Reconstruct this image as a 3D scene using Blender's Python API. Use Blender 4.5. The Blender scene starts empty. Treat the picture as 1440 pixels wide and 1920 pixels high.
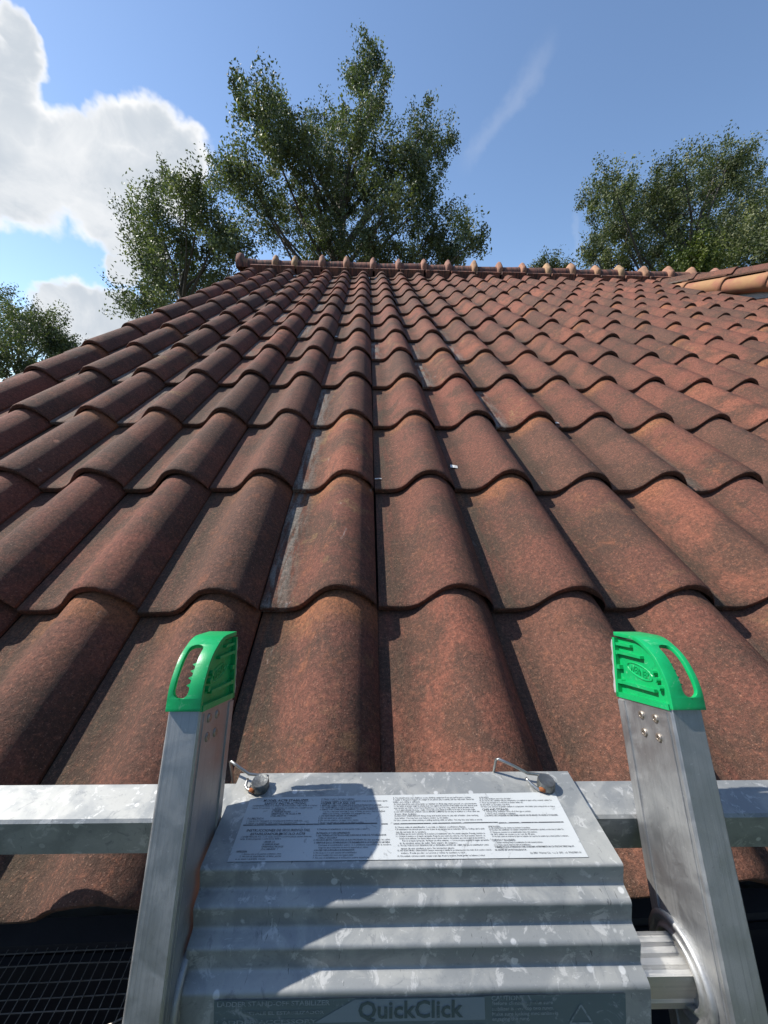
import bpy, math, random
import numpy as np
from mathutils import Matrix, Vector
random.seed(7)
rng = np.random.default_rng(11)
scene = bpy.context.scene
COL = scene.collection
rad = math.radians

# ------------------------------------------------------------------ camera
RIGHT = Vector((0.999054, -0.042115, 0.010827))
DOWN = Vector((0.002047, -0.203142, -0.979147))
FWD = Vector((0.043437, 0.978243, -0.202864))
CAM = Vector((-0.01965, -0.30794, 3.48969))
cam_data = bpy.data.cameras.new('camera')
cam_data.sensor_fit = 'HORIZONTAL'
cam_data.sensor_width = 36.0
cam_data.lens = 721.0 / 1440.0 * 36.0
cam_data.clip_start = 0.02
cam_data.clip_end = 2000
cam = bpy.data.objects.new('camera', cam_data)
COL.objects.link(cam)
mw = Matrix.Identity(4)
for i in range(3):
    mw[i][0] = RIGHT[i]; mw[i][1] = -DOWN[i]; mw[i][2] = -FWD[i]; mw[i][3] = CAM[i]
cam.matrix_world = mw
scene.camera = cam

# ------------------------------------------------------------------ light
SUN_AZ, SUN_EL = rad(-72), rad(45.5)          # azimuth from +Y towards +X
S = Vector((math.sin(SUN_AZ) * math.cos(SUN_EL), math.cos(SUN_AZ) * math.cos(SUN_EL), math.sin(SUN_EL)))
sl = bpy.data.lights.new('sun', 'SUN')
sl.energy = 5.0
sl.angle = rad(0.53)
sl.color = (1.0, 0.955, 0.88)
so = bpy.data.objects.new('sun', sl)
COL.objects.link(so)
so.rotation_euler = S.to_track_quat('Z', 'Y').to_euler()

CLOUDS = [(-0.499, 0.6821, 0.5346, 0.0199), (-0.5166, 0.6919, 0.5044, 0.0272), (-0.5201, 0.7113, 0.4728, 0.0336), (-0.5522, 0.7131, 0.4319, 0.045), (-0.4905, 0.7408, 0.459, 0.0354), (-0.4555, 0.7527, 0.4753, 0.0311), (-0.4163, 0.7663, 0.4894, 0.0339), (-0.3806, 0.7803, 0.4963, 0.037), (-0.3519, 0.7997, 0.4865, 0.0383), (-0.3302, 0.8183, 0.4704, 0.0366), (-0.5015, 0.7579, 0.4173, 0.0562), (-0.4347, 0.7909, 0.4307, 0.0625), (-0.3769, 0.8194, 0.432, 0.0499), (-0.5471, 0.7372, 0.3965, 0.05), (-0.473, 0.7971, 0.3754, 0.0471), (-0.4547, 0.8214, 0.3444, 0.04), (-0.4439, 0.8386, 0.3158, 0.0346), (-0.5536, 0.6711, 0.4931, 0.0371), (-0.609, 0.6912, 0.389, 0.0586), (-0.5697, 0.7944, 0.2109, 0.0306), (-0.5419, 0.8109, 0.2208, 0.0364), (-0.5153, 0.8291, 0.2172, 0.0357), (-0.5499, 0.8147, 0.1842, 0.0476), (-0.4807, 0.8283, 0.2879, 0.021), (-0.5893, 0.7883, 0.177, 0.0295)]
world = bpy.data.worlds.new('World')
scene.world = world
world.use_nodes = True
wt = world.node_tree
wt.nodes.clear()


class NT:
    """tiny node helper"""
    def __init__(s, tree): s.t = tree
    def n(s, typ, **kw):
        nd = s.t.nodes.new(typ)
        for k, v in kw.items():
            if k == 'inp':
                for kk, vv in v.items():
                    if isinstance(vv, bpy.types.NodeSocket): s.t.links.new(vv, nd.inputs[kk])
                    else: nd.inputs[kk].default_value = vv
            else: setattr(nd, k, v)
        return nd
    def math(s, op, a, b=0.0, c=0.0, clamp=False):
        nd = s.t.nodes.new('ShaderNodeMath'); nd.operation = op; nd.use_clamp = clamp
        for i, v in enumerate((a, b, c)):
            if isinstance(v, bpy.types.NodeSocket): s.t.links.new(v, nd.inputs[i])
            else: nd.inputs[i].default_value = v
        return nd.outputs[0]
    def vmath(s, op, a, b=(0, 0, 0), out=0):
        nd = s.t.nodes.new('ShaderNodeVectorMath'); nd.operation = op
        for i, v in enumerate((a, b)):
            if isinstance(v, bpy.types.NodeSocket): s.t.links.new(v, nd.inputs[i])
            else: nd.inputs[i].default_value = v
        return nd.outputs[out]
    def noise(s, vec, scale, detail=4.0, rough=0.55, dist=0.0, col=False):
        nd = s.n('ShaderNodeTexNoise', inp={'Vector': vec, 'Scale': scale, 'Detail': detail, 'Roughness': rough, 'Distortion': dist})
        return nd.outputs['Color' if col else 'Fac']
    def rng(s, v, a, b, c=0.0, d=1.0, smooth=True):
        nd = s.n('ShaderNodeMapRange', inp={'Value': v, 'From Min': a, 'From Max': b, 'To Min': c, 'To Max': d})
        if smooth: nd.interpolation_type = 'SMOOTHSTEP'
        return nd.outputs[0]
    def mix(s, f, a, b, mode='MIX'):
        nd = s.t.nodes.new('ShaderNodeMix'); nd.data_type = 'RGBA'; nd.blend_type = mode
        for i, v in ((0, f), (6, a), (7, b)):
            if isinstance(v, bpy.types.NodeSocket): s.t.links.new(v, nd.inputs[i])
            else: nd.inputs[i].default_value = v if i == 0 else (*v, 1.0)
        return nd.outputs[2]
    def ramp(s, f, stops):
        nd = s.t.nodes.new('ShaderNodeValToRGB')
        el = nd.color_ramp.elements
        while len(el) < len(stops): el.new(0.5)
        for e, (p, c) in zip(el, stops): e.position = p; e.color = (*c, 1.0)
        s.t.links.new(f, nd.inputs[0])
        return nd.outputs[0]


w = NT(wt)
sky = w.n('ShaderNodeTexSky', sky_type='NISHITA', sun_disc=False)
sky.sun_elevation = SUN_EL
sky.sun_rotation = SUN_AZ
sky.altitude = 20; sky.air_density = 1.0; sky.dust_density = 0.25; sky.ozone_density = 2.9
bg = w.n('ShaderNodeBackground', inp={'Color': sky.outputs[0], 'Strength': 0.15})
tc = w.n('ShaderNodeTexCoord')
D = w.vmath('NORMALIZE', tc.outputs['Generated'])
wn = w.noise(D, 5.0, 5, 0.62, 0.0, col=True)
Dw = w.vmath('NORMALIZE', w.vmath('ADD', D, w.vmath('SCALE', w.vmath('SUBTRACT', wn, (0.5, 0.5, 0.5)), (0, 0, 0))))
sc_node = [n for n in wt.nodes if n.type == 'VECT_MATH' and n.operation == 'SCALE'][0]
sc_node.inputs['Scale'].default_value = 0.15
dens = None
for (x, y, z, r) in CLOUDS:
    d = w.vmath('DOT_PRODUCT', Dw, (x, y, z), out=1)
    b = w.rng(d, math.cos(r * 1.75), math.cos(r * 0.15))
    dens = b if dens is None else w.math('MAXIMUM', dens, b)
n2 = w.noise(D, 9.0, 8, 0.64, 0.5)
n3 = w.noise(D, 3.2, 5, 0.55, 0.6)
edge = w.math('ADD', dens, w.math('MULTIPLY', w.math('SUBTRACT', n2, 0.5), 0.95))
cover = w.rng(edge, 0.14, 0.78)
cover = w.math('MULTIPLY', cover, w.rng(dens, 0.02, 0.2))
core = w.rng(w.math('ADD', dens, w.math('MULTIPLY', w.math('SUBTRACT', n3, 0.5), 1.5)), 0.42, 1.0)
core = w.math('MULTIPLY', core, w.rng(n2, 0.30, 0.62, 0.55, 1.0))
ccol = w.mix(core, (1.02, 1.02, 1.02), (0.60, 0.655, 0.72))
# contrails: thin faint streaks along great circles
for (nx, mid, half, wid, amt) in (((-0.8761, -0.0698, 0.4771), (0.2396, 0.7957, 0.5563), 0.085, 0.020, 0.09),
                                  ((-0.9019, 0.4308, 0.0311), (0.4099, 0.8309, 0.3763), 0.04, 0.008, 0.07)):
    a = w.math('ABSOLUTE', w.vmath('DOT_PRODUCT', Dw, nx, out=1))
    line = w.rng(a, 0.0, wid * 1.3, 1.0, 0.0)
    along = w.rng(w.vmath('DOT_PRODUCT', D, mid, out=1), math.cos(half * 1.35), math.cos(half * 0.4))
    st = w.math('MULTIPLY', w.math('MULTIPLY', line, along), w.math('MULTIPLY', n2, amt * 2))
    cover = w.math('MAXIMUM', cover, st)
bgc = w.n('ShaderNodeBackground', inp={'Color': ccol, 'Strength': 0.82})
mx = w.n('ShaderNodeMixShader', inp={0: cover, 1: bg.outputs[0], 2: bgc.outputs[0]})
wo = w.n('ShaderNodeOutputWorld', inp={'Surface': mx.outputs[0]})

scene.render.engine = 'CYCLES'
scene.view_settings.view_transform = 'Standard'
scene.view_settings.look = 'None'
scene.view_settings.exposure = 0.36
scene.view_settings.gamma = 1.0
scene.render.resolution_x = 768
scene.render.resolution_y = 1024

# ------------------------------------------------------------------ helpers
WM = {}


def put(o, parent=None, world_m=None):
    """link, parent and set the world matrix"""
    world_m = Matrix.Identity(4) if world_m is None else world_m
    if o.name not in COL.objects: COL.objects.link(o)
    o.parent = parent
    o.matrix_parent_inverse = Matrix.Identity(4)
    o.matrix_basis = (WM[parent.name].inverted() @ world_m) if parent else world_m
    WM[o.name] = world_m
    return o


def empty(name, loc, label, cat, group=None, m=None):
    o = bpy.data.objects.new(name, None)
    o.empty_display_size = 0.1
    put(o, None, m if m is not None else Matrix.Translation(Vector(loc)))
    return tag(o, label, cat, group)


def tag(o, label=None, cat=None, group=None, kind=None):
    for k, v in (('label', label), ('category', cat), ('group', group), ('kind', kind)):
        if v: o[k] = v
    return o


def mesh(name, V, F, mat=None, smooth=False):
    m = bpy.data.meshes.new(name)
    m.from_pydata([tuple(v) for v in V], [], F)
    m.update()
    if smooth: m.polygons.foreach_set('use_smooth', [True] * len(m.polygons))
    if mat: m.materials.append(mat)
    return m


class MB:
    def __init__(s): s.V = []; s.F = []
    def add(s, V, F):
        o = len(s.V); s.V += [Vector(v) for v in V]; s.F += [tuple(i + o for i in f) for f in F]
    def box(s, a, b, ch=0.0):
        x0, y0, z0 = a; x1, y1, z1 = b
        if not ch:
            s.add([(x0, y0, z0), (x1, y0, z0), (x1, y1, z0), (x0, y1, z0), (x0, y0, z1), (x1, y0, z1), (x1, y1, z1), (x0, y1, z1)],
                  [(3, 2, 1, 0), (4, 5, 6, 7), (0, 1, 5, 4), (1, 2, 6, 5), (2, 3, 7, 6), (3, 0, 4, 7)])
        else:
            # long axis = y: chamfered profile in xz extruded along y
            c = ch
            pr = [(x0 + c, z0), (x1 - c, z0), (x1, z0 + c), (x1, z1 - c), (x1 - c, z1), (x0 + c, z1), (x0, z1 - c), (x0, z0 + c)]
            V = [(p[0], y0, p[1]) for p in pr] + [(p[0], y1, p[1]) for p in pr]
            F = [(i, i + 8, (i + 1) % 8 + 8, (i + 1) % 8) for i in range(8)] + [tuple(range(8)), tuple(range(15, 7, -1))]
            s.add(V, F)
    def tube(s, pts, r, seg=8, caps=True):
        pts = [Vector(p) for p in pts]
        rs = r if isinstance(r, (list, tuple)) else [r] * len(pts)
        V = []; F = []
        up = None
        for i, p in enumerate(pts):
            t = (pts[min(i + 1, len(pts) - 1)] - pts[max(i - 1, 0)]).normalized()
            if up is None: up = t.orthogonal().normalized()
            up = (up - t * up.dot(t)).normalized()
            q = t.cross(up)
            for k in range(seg):
                a = 2 * math.pi * k / seg
                V.append(p + (up * math.cos(a) + q * math.sin(a)) * rs[i])
        for i in range(len(pts) - 1):
            for k in range(seg):
                k2 = (k + 1) % seg
                F.append((i * seg + k, i * seg + k2, (i + 1) * seg + k2, (i + 1) * seg + k))
        if caps:
            F.append(tuple(range(seg - 1, -1, -1))); o = (len(pts) - 1) * seg
            F.append(tuple(o + k for k in range(seg)))
        s.add(V, F)
    def prism(s, prof, x0, x1):
        """closed (y,z) profile extruded along x"""
        n = len(prof)
        s.add([(x0, p[0], p[1]) for p in prof] + [(x1, p[0], p[1]) for p in prof],
              [(i, (i + 1) % n, (i + 1) % n + n, i + n) for i in range(n)] + [tuple(range(n - 1, -1, -1)), tuple(range(n, 2 * n))])
    def obj(s, name, mat, parent=None, m=None, smooth=False, sharp=None):
        me = mesh(name, s.V, s.F, mat, smooth or sharp is not None)
        if sharp is not None: me.set_sharp_from_angle(angle=rad(sharp))
        return put(bpy.data.objects.new(name, me), parent, m)


def fillet(pts, r, seg=4):
    """round the inner corners of an open polyline of 2D points"""
    out = [Vector(pts[0])]
    for a, b, c in zip(pts, pts[1:], pts[2:]):
        a, b, c = Vector(a), Vector(b), Vector(c)
        d1, d2 = (a - b), (c - b)
        k = min(r, d1.length * 0.48, d2.length * 0.48)
        p, q = b + d1.normalized() * k, b + d2.normalized() * k
        for i in range(seg + 1):
            t = i / seg
            out.append(p * (1 - t) ** 2 + b * 2 * t * (1 - t) + q * t * t)
    out.append(Vector(pts[-1]))
    return out


# ------------------------------------------------------------------ materials
def material(name):
    m = bpy.data.materials.new(name); m.use_nodes = True
    nt = m.node_tree
    return m, NT(nt), nt.nodes['Principled BSDF']


def link(t, a, b): t.t.links.new(a, b)


def bump(t, p, h, strength, dist):
    b = t.n('ShaderNodeBump', inp={'Height': h, 'Strength': strength, 'Distance': dist})
    link(t, b.outputs[0], p.inputs['Normal'])


def mat_tile():
    m, t, p = material('terracotta')
    tc = t.n('ShaderNodeTexCoord'); oi = t.n('ShaderNodeObjectInfo')
    rnd = oi.outputs['Random']
    off = t.n('ShaderNodeCombineXYZ', inp={0: t.math('MULTIPLY', rnd, 37.0), 1: t.math('MULTIPLY', rnd, 91.0), 2: 0.0})
    P0 = tc.outputs['Object']
    P = t.vmath('ADD', P0, off.outputs[0])
    sep = t.n('ShaderNodeSeparateXYZ', inp={0: P0})
    lx, ly = sep.outputs[0], sep.outputs[1]
    r2 = t.math('FRACT', t.math('MULTIPLY', rnd, 17.31))
    r3 = t.math('FRACT', t.math('MULTIPLY', rnd, 53.77))
    base = t.ramp(rnd, [(0.0, (0.155, 0.072, 0.053)), (0.2, (0.265, 0.097, 0.066)), (0.4, (0.175, 0.084, 0.060)), (0.6, (0.33, 0.122, 0.077)), (0.8, (0.235, 0.090, 0.063)), (1.0, (0.135, 0.076, 0.056))])
    big = t.noise(P, 7.0, 6, 0.6, 0.5)
    mid = t.noise(P, 26.0, 7, 0.65, 0.3)
    fine = t.noise(P, 150.0, 5, 0.85)
    grain = t.noise(P, 420.0, 3, 0.8)
    pit = t.noise(P, 240.0, 2, 0.6)
    streak = t.noise(t.vmath('MULTIPLY', P, (60.0, 9.0, 60.0)), 1.0, 5, 0.65, 0.4)
    # brown weathering in cloudy patches
    c = t.mix(t.rng(t.math('ADD', big, t.math('MULTIPLY', t.math('SUBTRACT', mid, 0.5), 0.5)), 0.38, 0.62, 0.0, 0.8), base, (0.092, 0.058, 0.043))
    # warm bare clay patches
    warm = t.math('MULTIPLY', t.rng(mid, 0.52, 0.72), t.rng(r2, 0.15, 0.9, 0.15, 0.6))
    c = t.mix(warm, c, (0.38, 0.140, 0.075))
    # fresher orange clay at the head, sheltered by the course above
    head = t.math('MULTIPLY', t.rng(t.math('ADD', ly, t.math('MULTIPLY', t.math('SUBTRACT', mid, 0.5), 0.10)), 0.305, 0.372), t.rng(r3, 0.45, 1.0, 0.0, 0.7))
    c = t.mix(head, c, (0.42, 0.17, 0.075))
    # ochre lichen on some tiles
    lich = t.math('MULTIPLY', t.rng(t.noise(P, 11.0, 6, 0.7, 0.8), 0.55, 0.68), t.rng(r2, 0.62, 0.95, 0.0, 0.6))
    c = t.mix(lich, c, (0.34, 0.22, 0.105))
    # dirt film and algae washed down the channel
    pan = t.math('MULTIPLY', t.rng(t.math('ADD', lx, t.math('MULTIPLY', t.math('SUBTRACT', streak, 0.5), 0.06)), 0.035, 0.085, 1.0, 0.0), t.rng(r3, 0.0, 1.0, 0.35, 0.95))
    c = t.mix(t.math('MULTIPLY', pan, t.rng(streak, 0.3, 0.65)), c, (0.100, 0.080, 0.055))
    grey = t.math('MULTIPLY', t.rng(t.math('ADD', lx, t.math('MULTIPLY', t.math('SUBTRACT', streak, 0.5), 0.05)), 0.02, 0.066, 1.0, 0.0), t.math('MULTIPLY', t.rng(r2, 0.78, 0.97), t.rng(streak, 0.4, 0.6)))
    c = t.mix(t.math('MULTIPLY', grey, 0.65), c, (0.42, 0.41, 0.37))
    # blackened runs on the barrel
    c = t.mix(t.math('MULTIPLY', t.rng(streak, 0.56, 0.76), t.rng(rnd, 0.0, 1.0, 0.25, 0.75)), c, (0.085, 0.058, 0.046))
    # pale lime smears on few tiles
    sm = t.noise(t.vmath('MULTIPLY', P, (30.0, 11.0, 30.0)), 1.0, 5, 0.62, 0.5)
    c = t.mix(t.math('MULTIPLY', t.rng(sm, 0.66, 0.76), t.rng(r3, 0.82, 0.88, 0.0, 0.7)), c, (0.55, 0.53, 0.49))
    # chipped spots
    vo = t.n('ShaderNodeTexVoronoi', inp={'Vector': P, 'Scale': 13.0, 'Randomness': 1.0})
    vr = t.n('ShaderNodeSeparateColor', inp={0: vo.outputs['Color']})
    chip = t.math('MULTIPLY', t.rng(t.math('ADD', vo.outputs['Distance'], t.math('MULTIPLY', t.math('SUBTRACT', mid, 0.5), 0.15)), 0.075, 0.095, 1.0, 0.0), t.rng(vr.outputs[0], 0.93, 0.94))
    c = t.mix(t.math('MULTIPLY', chip, 0.8), c, (0.55, 0.26, 0.17))
    # grit
    c = t.mix(t.rng(fine, 0.36, 0.60, 0.62, 0.0), c, (0.055, 0.038, 0.030))
    c = t.mix(t.rng(fine, 0.54, 0.70, 0.0, 0.55), c, (0.44, 0.185, 0.105))
    c = t.mix(t.rng(grain, 0.60, 0.70, 0.0, 0.65), c, (0.50, 0.31, 0.22))
    c = t.mix(t.rng(grain, 0.30, 0.42, 0.75, 0.0), c, (0.040, 0.028, 0.023))
    c = t.mix(t.rng(pit, 0.30, 0.36, 0.6, 0.0), c, (0.045, 0.032, 0.026))
    link(t, c, p.inputs['Base Color'])
    p.inputs['Roughness'].default_value = 0.75
    p.inputs['Specular IOR Level'].default_value = 0.16
    h = t.math('ADD', t.math('ADD', t.math('MULTIPLY', grain, 0.5), t.math('MULTIPLY', fine, 1.0)), t.math('ADD', t.math('MULTIPLY', mid, 0.9), t.math('MULTIPLY', chip, -0.3)))
    bump(t, p, h, 0.85, 0.0036)
    return m


def mat_ridge(name='ridge_clay', cols=((0.22, 0.085, 0.058), (0.27, 0.105, 0.070), (0.30, 0.135, 0.085)), stain=0.9):
    m, t, p = material(name)
    tc = t.n('ShaderNodeTexCoord'); oi = t.n('ShaderNodeObjectInfo')
    P = t.vmath('ADD', tc.outputs['Object'], t.n('ShaderNodeCombineXYZ', inp={0: t.math('MULTIPLY', oi.outputs['Random'], 50.0)}).outputs[0])
    a = t.noise(P, 9.0, 6, 0.6, 0.4); b = t.noise(P, 60.0, 5, 0.7)
    s = t.noise(t.vmath('MULTIPLY', P, (45.0, 6.0, 6.0)), 1.0, 4, 0.6)
    c = t.ramp(oi.outputs['Random'], [(0.0, cols[0]), (0.5, cols[1]), (1.0, cols[2])])
    c = t.mix(t.rng(s, 0.42, 0.62, 0.0, stain), c, (0.060, 0.042, 0.036))
    c = t.mix(t.rng(a, 0.58, 0.72, 0.0, 0.45), c, (0.42, 0.26, 0.12))
    c = t.mix(t.rng(b, 0.3, 0.6, 0.35, 0.0), c, (0.08, 0.055, 0.045))
    link(t, c, p.inputs['Base Color']); p.inputs['Roughness'].default_value = 0.85
    bump(t, p, t.math('ADD', a, t.math('MULTIPLY', b, 0.4)), 0.5, 0.004)
    return m


def mat_simple(name, col, rough=0.7, metal=0.0, var=0.25, scale=20.0, bmp=0.0, dark=None):
    m, t, p = material(name)
    tc = t.n('ShaderNodeTexCoord')
    n = t.noise(tc.outputs['Object'], scale, 6, 0.6, 0.2)
    c = t.mix(t.rng(n, 0.3, 0.7, 0.0, var), col, dark or tuple(x * 0.45 for x in col))
    link(t, c, p.inputs['Base Color'])
    p.inputs['Roughness'].default_value = rough; p.inputs['Metallic'].default_value = metal
    if bmp: bump(t, p, t.noise(tc.outputs['Object'], scale * 3, 5, 0.65), bmp, 0.002)
    return m


def mat_alu(name, stretch, col=(0.41, 0.415, 0.42), rough=0.42, blotch=0.35, metal=0.85):
    """weathered mill-finish aluminium, streaks along the extrusion"""
    m, t, p = material(name)
    tc = t.n('ShaderNodeTexCoord'); P = tc.outputs['Object']
    st = t.noise(t.vmath('MULTIPLY', P, stretch), 1.0, 6, 0.7)
    st2 = t.noise(t.vmath('MULTIPLY', P, tuple(v * 4.3 for v in stretch)), 1.0, 4, 0.7)
    bl = t.noise(P, 38.0, 7, 0.65, 0.5)
    sp = t.noise(P, 260.0, 4, 0.7)
    c = t.mix(t.rng(bl, 0.38, 0.66, 0.0, blotch), col, (0.60, 0.595, 0.57))
    c = t.mix(t.rng(st, 0.48, 0.70, 0.0, 0.45), c, (0.24, 0.25, 0.255))
    c = t.mix(t.rng(st2, 0.56, 0.70, 0.0, 0.4), c, (0.60, 0.595, 0.575))
    c = t.mix(t.rng(sp, 0.60, 0.75, 0.0, 0.4), c, (0.78, 0.78, 0.76))
    c = t.mix(t.rng(sp, 0.25, 0.38, 0.45, 0.0), c, (0.16, 0.16, 0.165))
    link(t, c, p.inputs['Base Color'])
    p.inputs['Metallic'].default_value = metal
    link(t, t.math('ADD', t.rng(bl, 0.3, 0.7, rough - 0.06, rough + 0.16), t.math('MULTIPLY', st2, 0.08)), p.inputs['Roughness'])
    bump(t, p, t.math('ADD', t.math('MULTIPLY', st2, 0.6), t.math('ADD', t.math('MULTIPLY', st, 0.8), t.math('MULTIPLY', bl, 0.7))), 0.22, 0.0012)
    return m


def mat_galv(name='cast_sheet'):
    """dull galvanised sheet with dried splashes and scratches"""
    m, t, p = material(name)
    tc = t.n('ShaderNodeTexCoord'); P = tc.outputs['Object']
    a = t.noise(P, 22.0, 6, 0.6, 1.0); b = t.noise(P, 75.0, 6, 0.7, 0.6); s = t.noise(P, 380.0, 4, 0.7)
    c = t.mix(t.rng(a, 0.42, 0.60, 0.0, 0.8), (0.285, 0.295, 0.29), (0.41, 0.41, 0.387))
    c = t.mix(t.rng(b, 0.56, 0.62, 0.0, 0.6), c, (0.60, 0.595, 0.57))
    c = t.mix(t.rng(b, 0.32, 0.42, 0.65, 0.0), c, (0.20, 0.21, 0.215))
    drop = t.n('ShaderNodeTexVoronoi', inp={'Vector': P, 'Scale': 90.0})
    dr = t.n('ShaderNodeSeparateColor', inp={0: drop.outputs['Color']})
    c = t.mix(t.math('MULTIPLY', t.rng(drop.outputs['Distance'], 0.2, 0.28, 1.0, 0.0), t.rng(dr.outputs[0], 0.86, 0.9, 0.0, 0.6)), c, (0.80, 0.80, 0.78))
    scr = t.noise(t.vmath('MULTIPLY', P, (160.0, 30.0, 30.0)), 1.0, 4, 0.7, 1.5)
    c = t.mix(t.rng(scr, 0.66, 0.70, 0.0, 0.75), c, (0.10, 0.10, 0.105))
    scf = t.noise(t.vmath('MULTIPLY', P, (40.0, 260.0, 260.0)), 1.0, 5, 0.75, 2.0)
    c = t.mix(t.rng(scf, 0.64, 0.70, 0.0, 0.6), c, (0.66, 0.66, 0.64))
    c = t.mix(t.rng(s, 0.3, 0.42, 0.3, 0.0), c, (0.2, 0.2, 0.2))
    link(t, c, p.inputs['Base Color'])
    p.inputs['Metallic'].default_value = 0.35
    link(t, t.rng(a, 0.3, 0.7, 0.42, 0.58), p.inputs['Roughness'])
    bump(t, p, t.math('ADD', t.math('MULTIPLY', b, 0.5), t.math('MULTIPLY', s, 0.4)), 0.14, 0.0007)
    return m


def mat_plastic():
    m, t, p = material('green_plastic')
    tc = t.n('ShaderNodeTexCoord'); P = tc.outputs['Object']
    a = t.noise(P, 60.0, 6, 0.7, 0.6); s = t.noise(P, 420.0, 4, 0.7)
    c = t.mix(t.rng(a, 0.4, 0.65, 0.0, 0.35), (0.004, 0.36, 0.105), (0.01, 0.44, 0.16))
    c = t.mix(t.rng(t.noise(P, 130.0, 5, 0.75, 1.2), 0.58, 0.70, 0.0, 0.5), c, (0.26, 0.55, 0.36))
    c = t.mix(t.rng(t.noise(P, 90.0, 6, 0.7), 0.30, 0.42, 0.5, 0.0), c, (0.01, 0.16, 0.06))
    c = t.mix(t.rng(s, 0.68, 0.8, 0.0, 0.5), c, (0.45, 0.65, 0.5))
    link(t, c, p.inputs['Base Color']); p.inputs['Roughness'].default_value = 0.38
    bump(t, p, t.math('ADD', a, t.math('MULTIPLY', s, 0.5)), 0.2, 0.0008)
    return m


def mat_sticker(name, col, worn, scale=60.0, lo=0.60, hi=0.66):
    m, t, p = material(name)
    tc = t.n('ShaderNodeTexCoord'); P = tc.outputs['Object']
    a = t.noise(P, scale, 7, 0.7, 1.4)
    b = t.noise(P, 16.0, 5, 0.6)
    c = t.mix(t.rng(b, 0.3, 0.7, 0.0, 0.25), col, tuple(x * 0.8 for x in col))
    c = t.mix(t.rng(a, lo, hi, 0.0, 0.85), c, worn)
    link(t, c, p.inputs['Base Color']); p.inputs['Roughness'].default_value = 0.45
    bump(t, p, a, 0.12, 0.0008)
    return m


def mat_leaf(name, c0, c1, c2):
    m, t, p = material(name)
    at = t.n('ShaderNodeAttribute', attribute_name='tint')
    c = t.ramp(at.outputs['Fac'], [(0.0, c0), (0.55, c1), (1.0, c2)])
    link(t, c, p.inputs['Base Color']); p.inputs['Roughness'].default_value = 0.55
    p.inputs['Specular IOR Level'].default_value = 0.32
    tr = t.n('ShaderNodeBsdfTranslucent', inp={'Color': t.mix(1.0, c, (1.0, 1.25, 0.45), 'MULTIPLY')})
    mxs = t.n('ShaderNodeMixShader', inp={0: 0.22, 1: p.outputs[0], 2: tr.outputs[0]})
    link(t, mxs.outputs[0], t.t.nodes['Material Output'].inputs['Surface'])
    return m


M_TILE = mat_tile()
M_RIDGE = mat_ridge()
M_COLLAR = mat_ridge('collar_clay', ((0.36, 0.17, 0.115), (0.42, 0.20, 0.12), (0.46, 0.29, 0.15)), 0.35)
M_LICHEN = mat_simple('lichen_clay', (0.34, 0.135, 0.085), 0.9, 0, 0.75, 7.0, 0.5, (0.42, 0.26, 0.11))
M_DECK = mat_simple('roofing_felt', (0.03, 0.028, 0.028), 0.95)
M_STUCCO = mat_simple('stucco', (0.55, 0.50, 0.42), 0.95, 0, 0.2, 6, 0.5)
M_TRIM = mat_simple('painted_trim', (0.40, 0.41, 0.38), 0.6, 0, 0.25, 12)
M_FASCIA = mat_simple('dark_fascia', (0.035, 0.030, 0.032), 0.75, 0, 0.4, 30, 0.3)
M_GUTTER = mat_simple('dark_gutter', (0.020, 0.018, 0.019), 0.6, 0, 0.4, 20)
M_WIRE = mat_simple('galvanised_wire', (0.34, 0.31, 0.27), 0.45, 0.6, 0.5, 200)
M_RAIL = mat_alu('aluminium_rail', (520.0, 4.0, 520.0))
M_RUNG = mat_alu('aluminium_rung', (7.0, 380.0, 380.0), (0.60, 0.58, 0.54), 0.38)
M_BAR = mat_alu('aluminium_bar', (9.0, 190.0, 190.0), (0.36, 0.37, 0.36), 0.46, 0.7, 0.6)
M_PLATE = mat_galv()
M_PIN = mat_simple('pin_steel', (0.20, 0.205, 0.20), 0.42, 0.8, 0.5, 120, 0.3)
M_CLIP = mat_simple('zinc_wire', (0.42, 0.42, 0.40), 0.32, 0.9, 0.4, 160)
M_RUST = mat_simple('rust', (0.30, 0.10, 0.03), 0.9, 0, 0.6, 300, 0.4)
M_RIVET = mat_simple('rivet', (0.42, 0.36, 0.30), 0.4, 0.8, 0.6, 400)
M_GREEN = mat_plastic()
M_PAD = mat_simple('grey_rubber', (0.42, 0.41, 0.40), 0.8, 0, 0.3, 80)
M_STICK = mat_sticker('paper_sticker', (0.49, 0.51, 0.51), (0.30, 0.31, 0.31))
M_INK = mat_sticker('black_ink', (0.055, 0.058, 0.062), (0.55, 0.57, 0.58), 240.0, 0.56, 0.62)
M_STICK2 = mat_sticker('faded_green_sticker', (0.135, 0.175, 0.178), (0.34, 0.36, 0.36), 48.0, 0.56, 0.66)
M_PANEL2 = mat_sticker('faded_grey_panel', (0.25, 0.29, 0.31), (0.12, 0.16, 0.165), 55.0, 0.62, 0.68)
M_INK2 = mat_sticker('worn_white_ink', (0.33, 0.365, 0.37), (0.15, 0.19, 0.19), 110.0, 0.50, 0.58)
M_INK3 = mat_sticker('dark_green_ink', (0.085, 0.12, 0.122), (0.25, 0.29, 0.30), 70.0, 0.62, 0.68)
M_BARK = mat_simple('bark', (0.10, 0.085, 0.07), 0.95, 0, 0.6, 12, 0.8)
M_LEAF = mat_leaf('oak_leaf', (0.048, 0.062, 0.032), (0.125, 0.145, 0.066), (0.25, 0.255, 0.125))
M_LEAF2 = mat_leaf('yellow_leaf', (0.04, 0.06, 0.015), (0.10, 0.13, 0.03), (0.22, 0.24, 0.06))
M_GRASS = mat_simple('lawn', (0.06, 0.085, 0.03), 0.95, 0, 0.6, 0.8, 0.3, (0.05, 0.045, 0.025))
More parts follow.
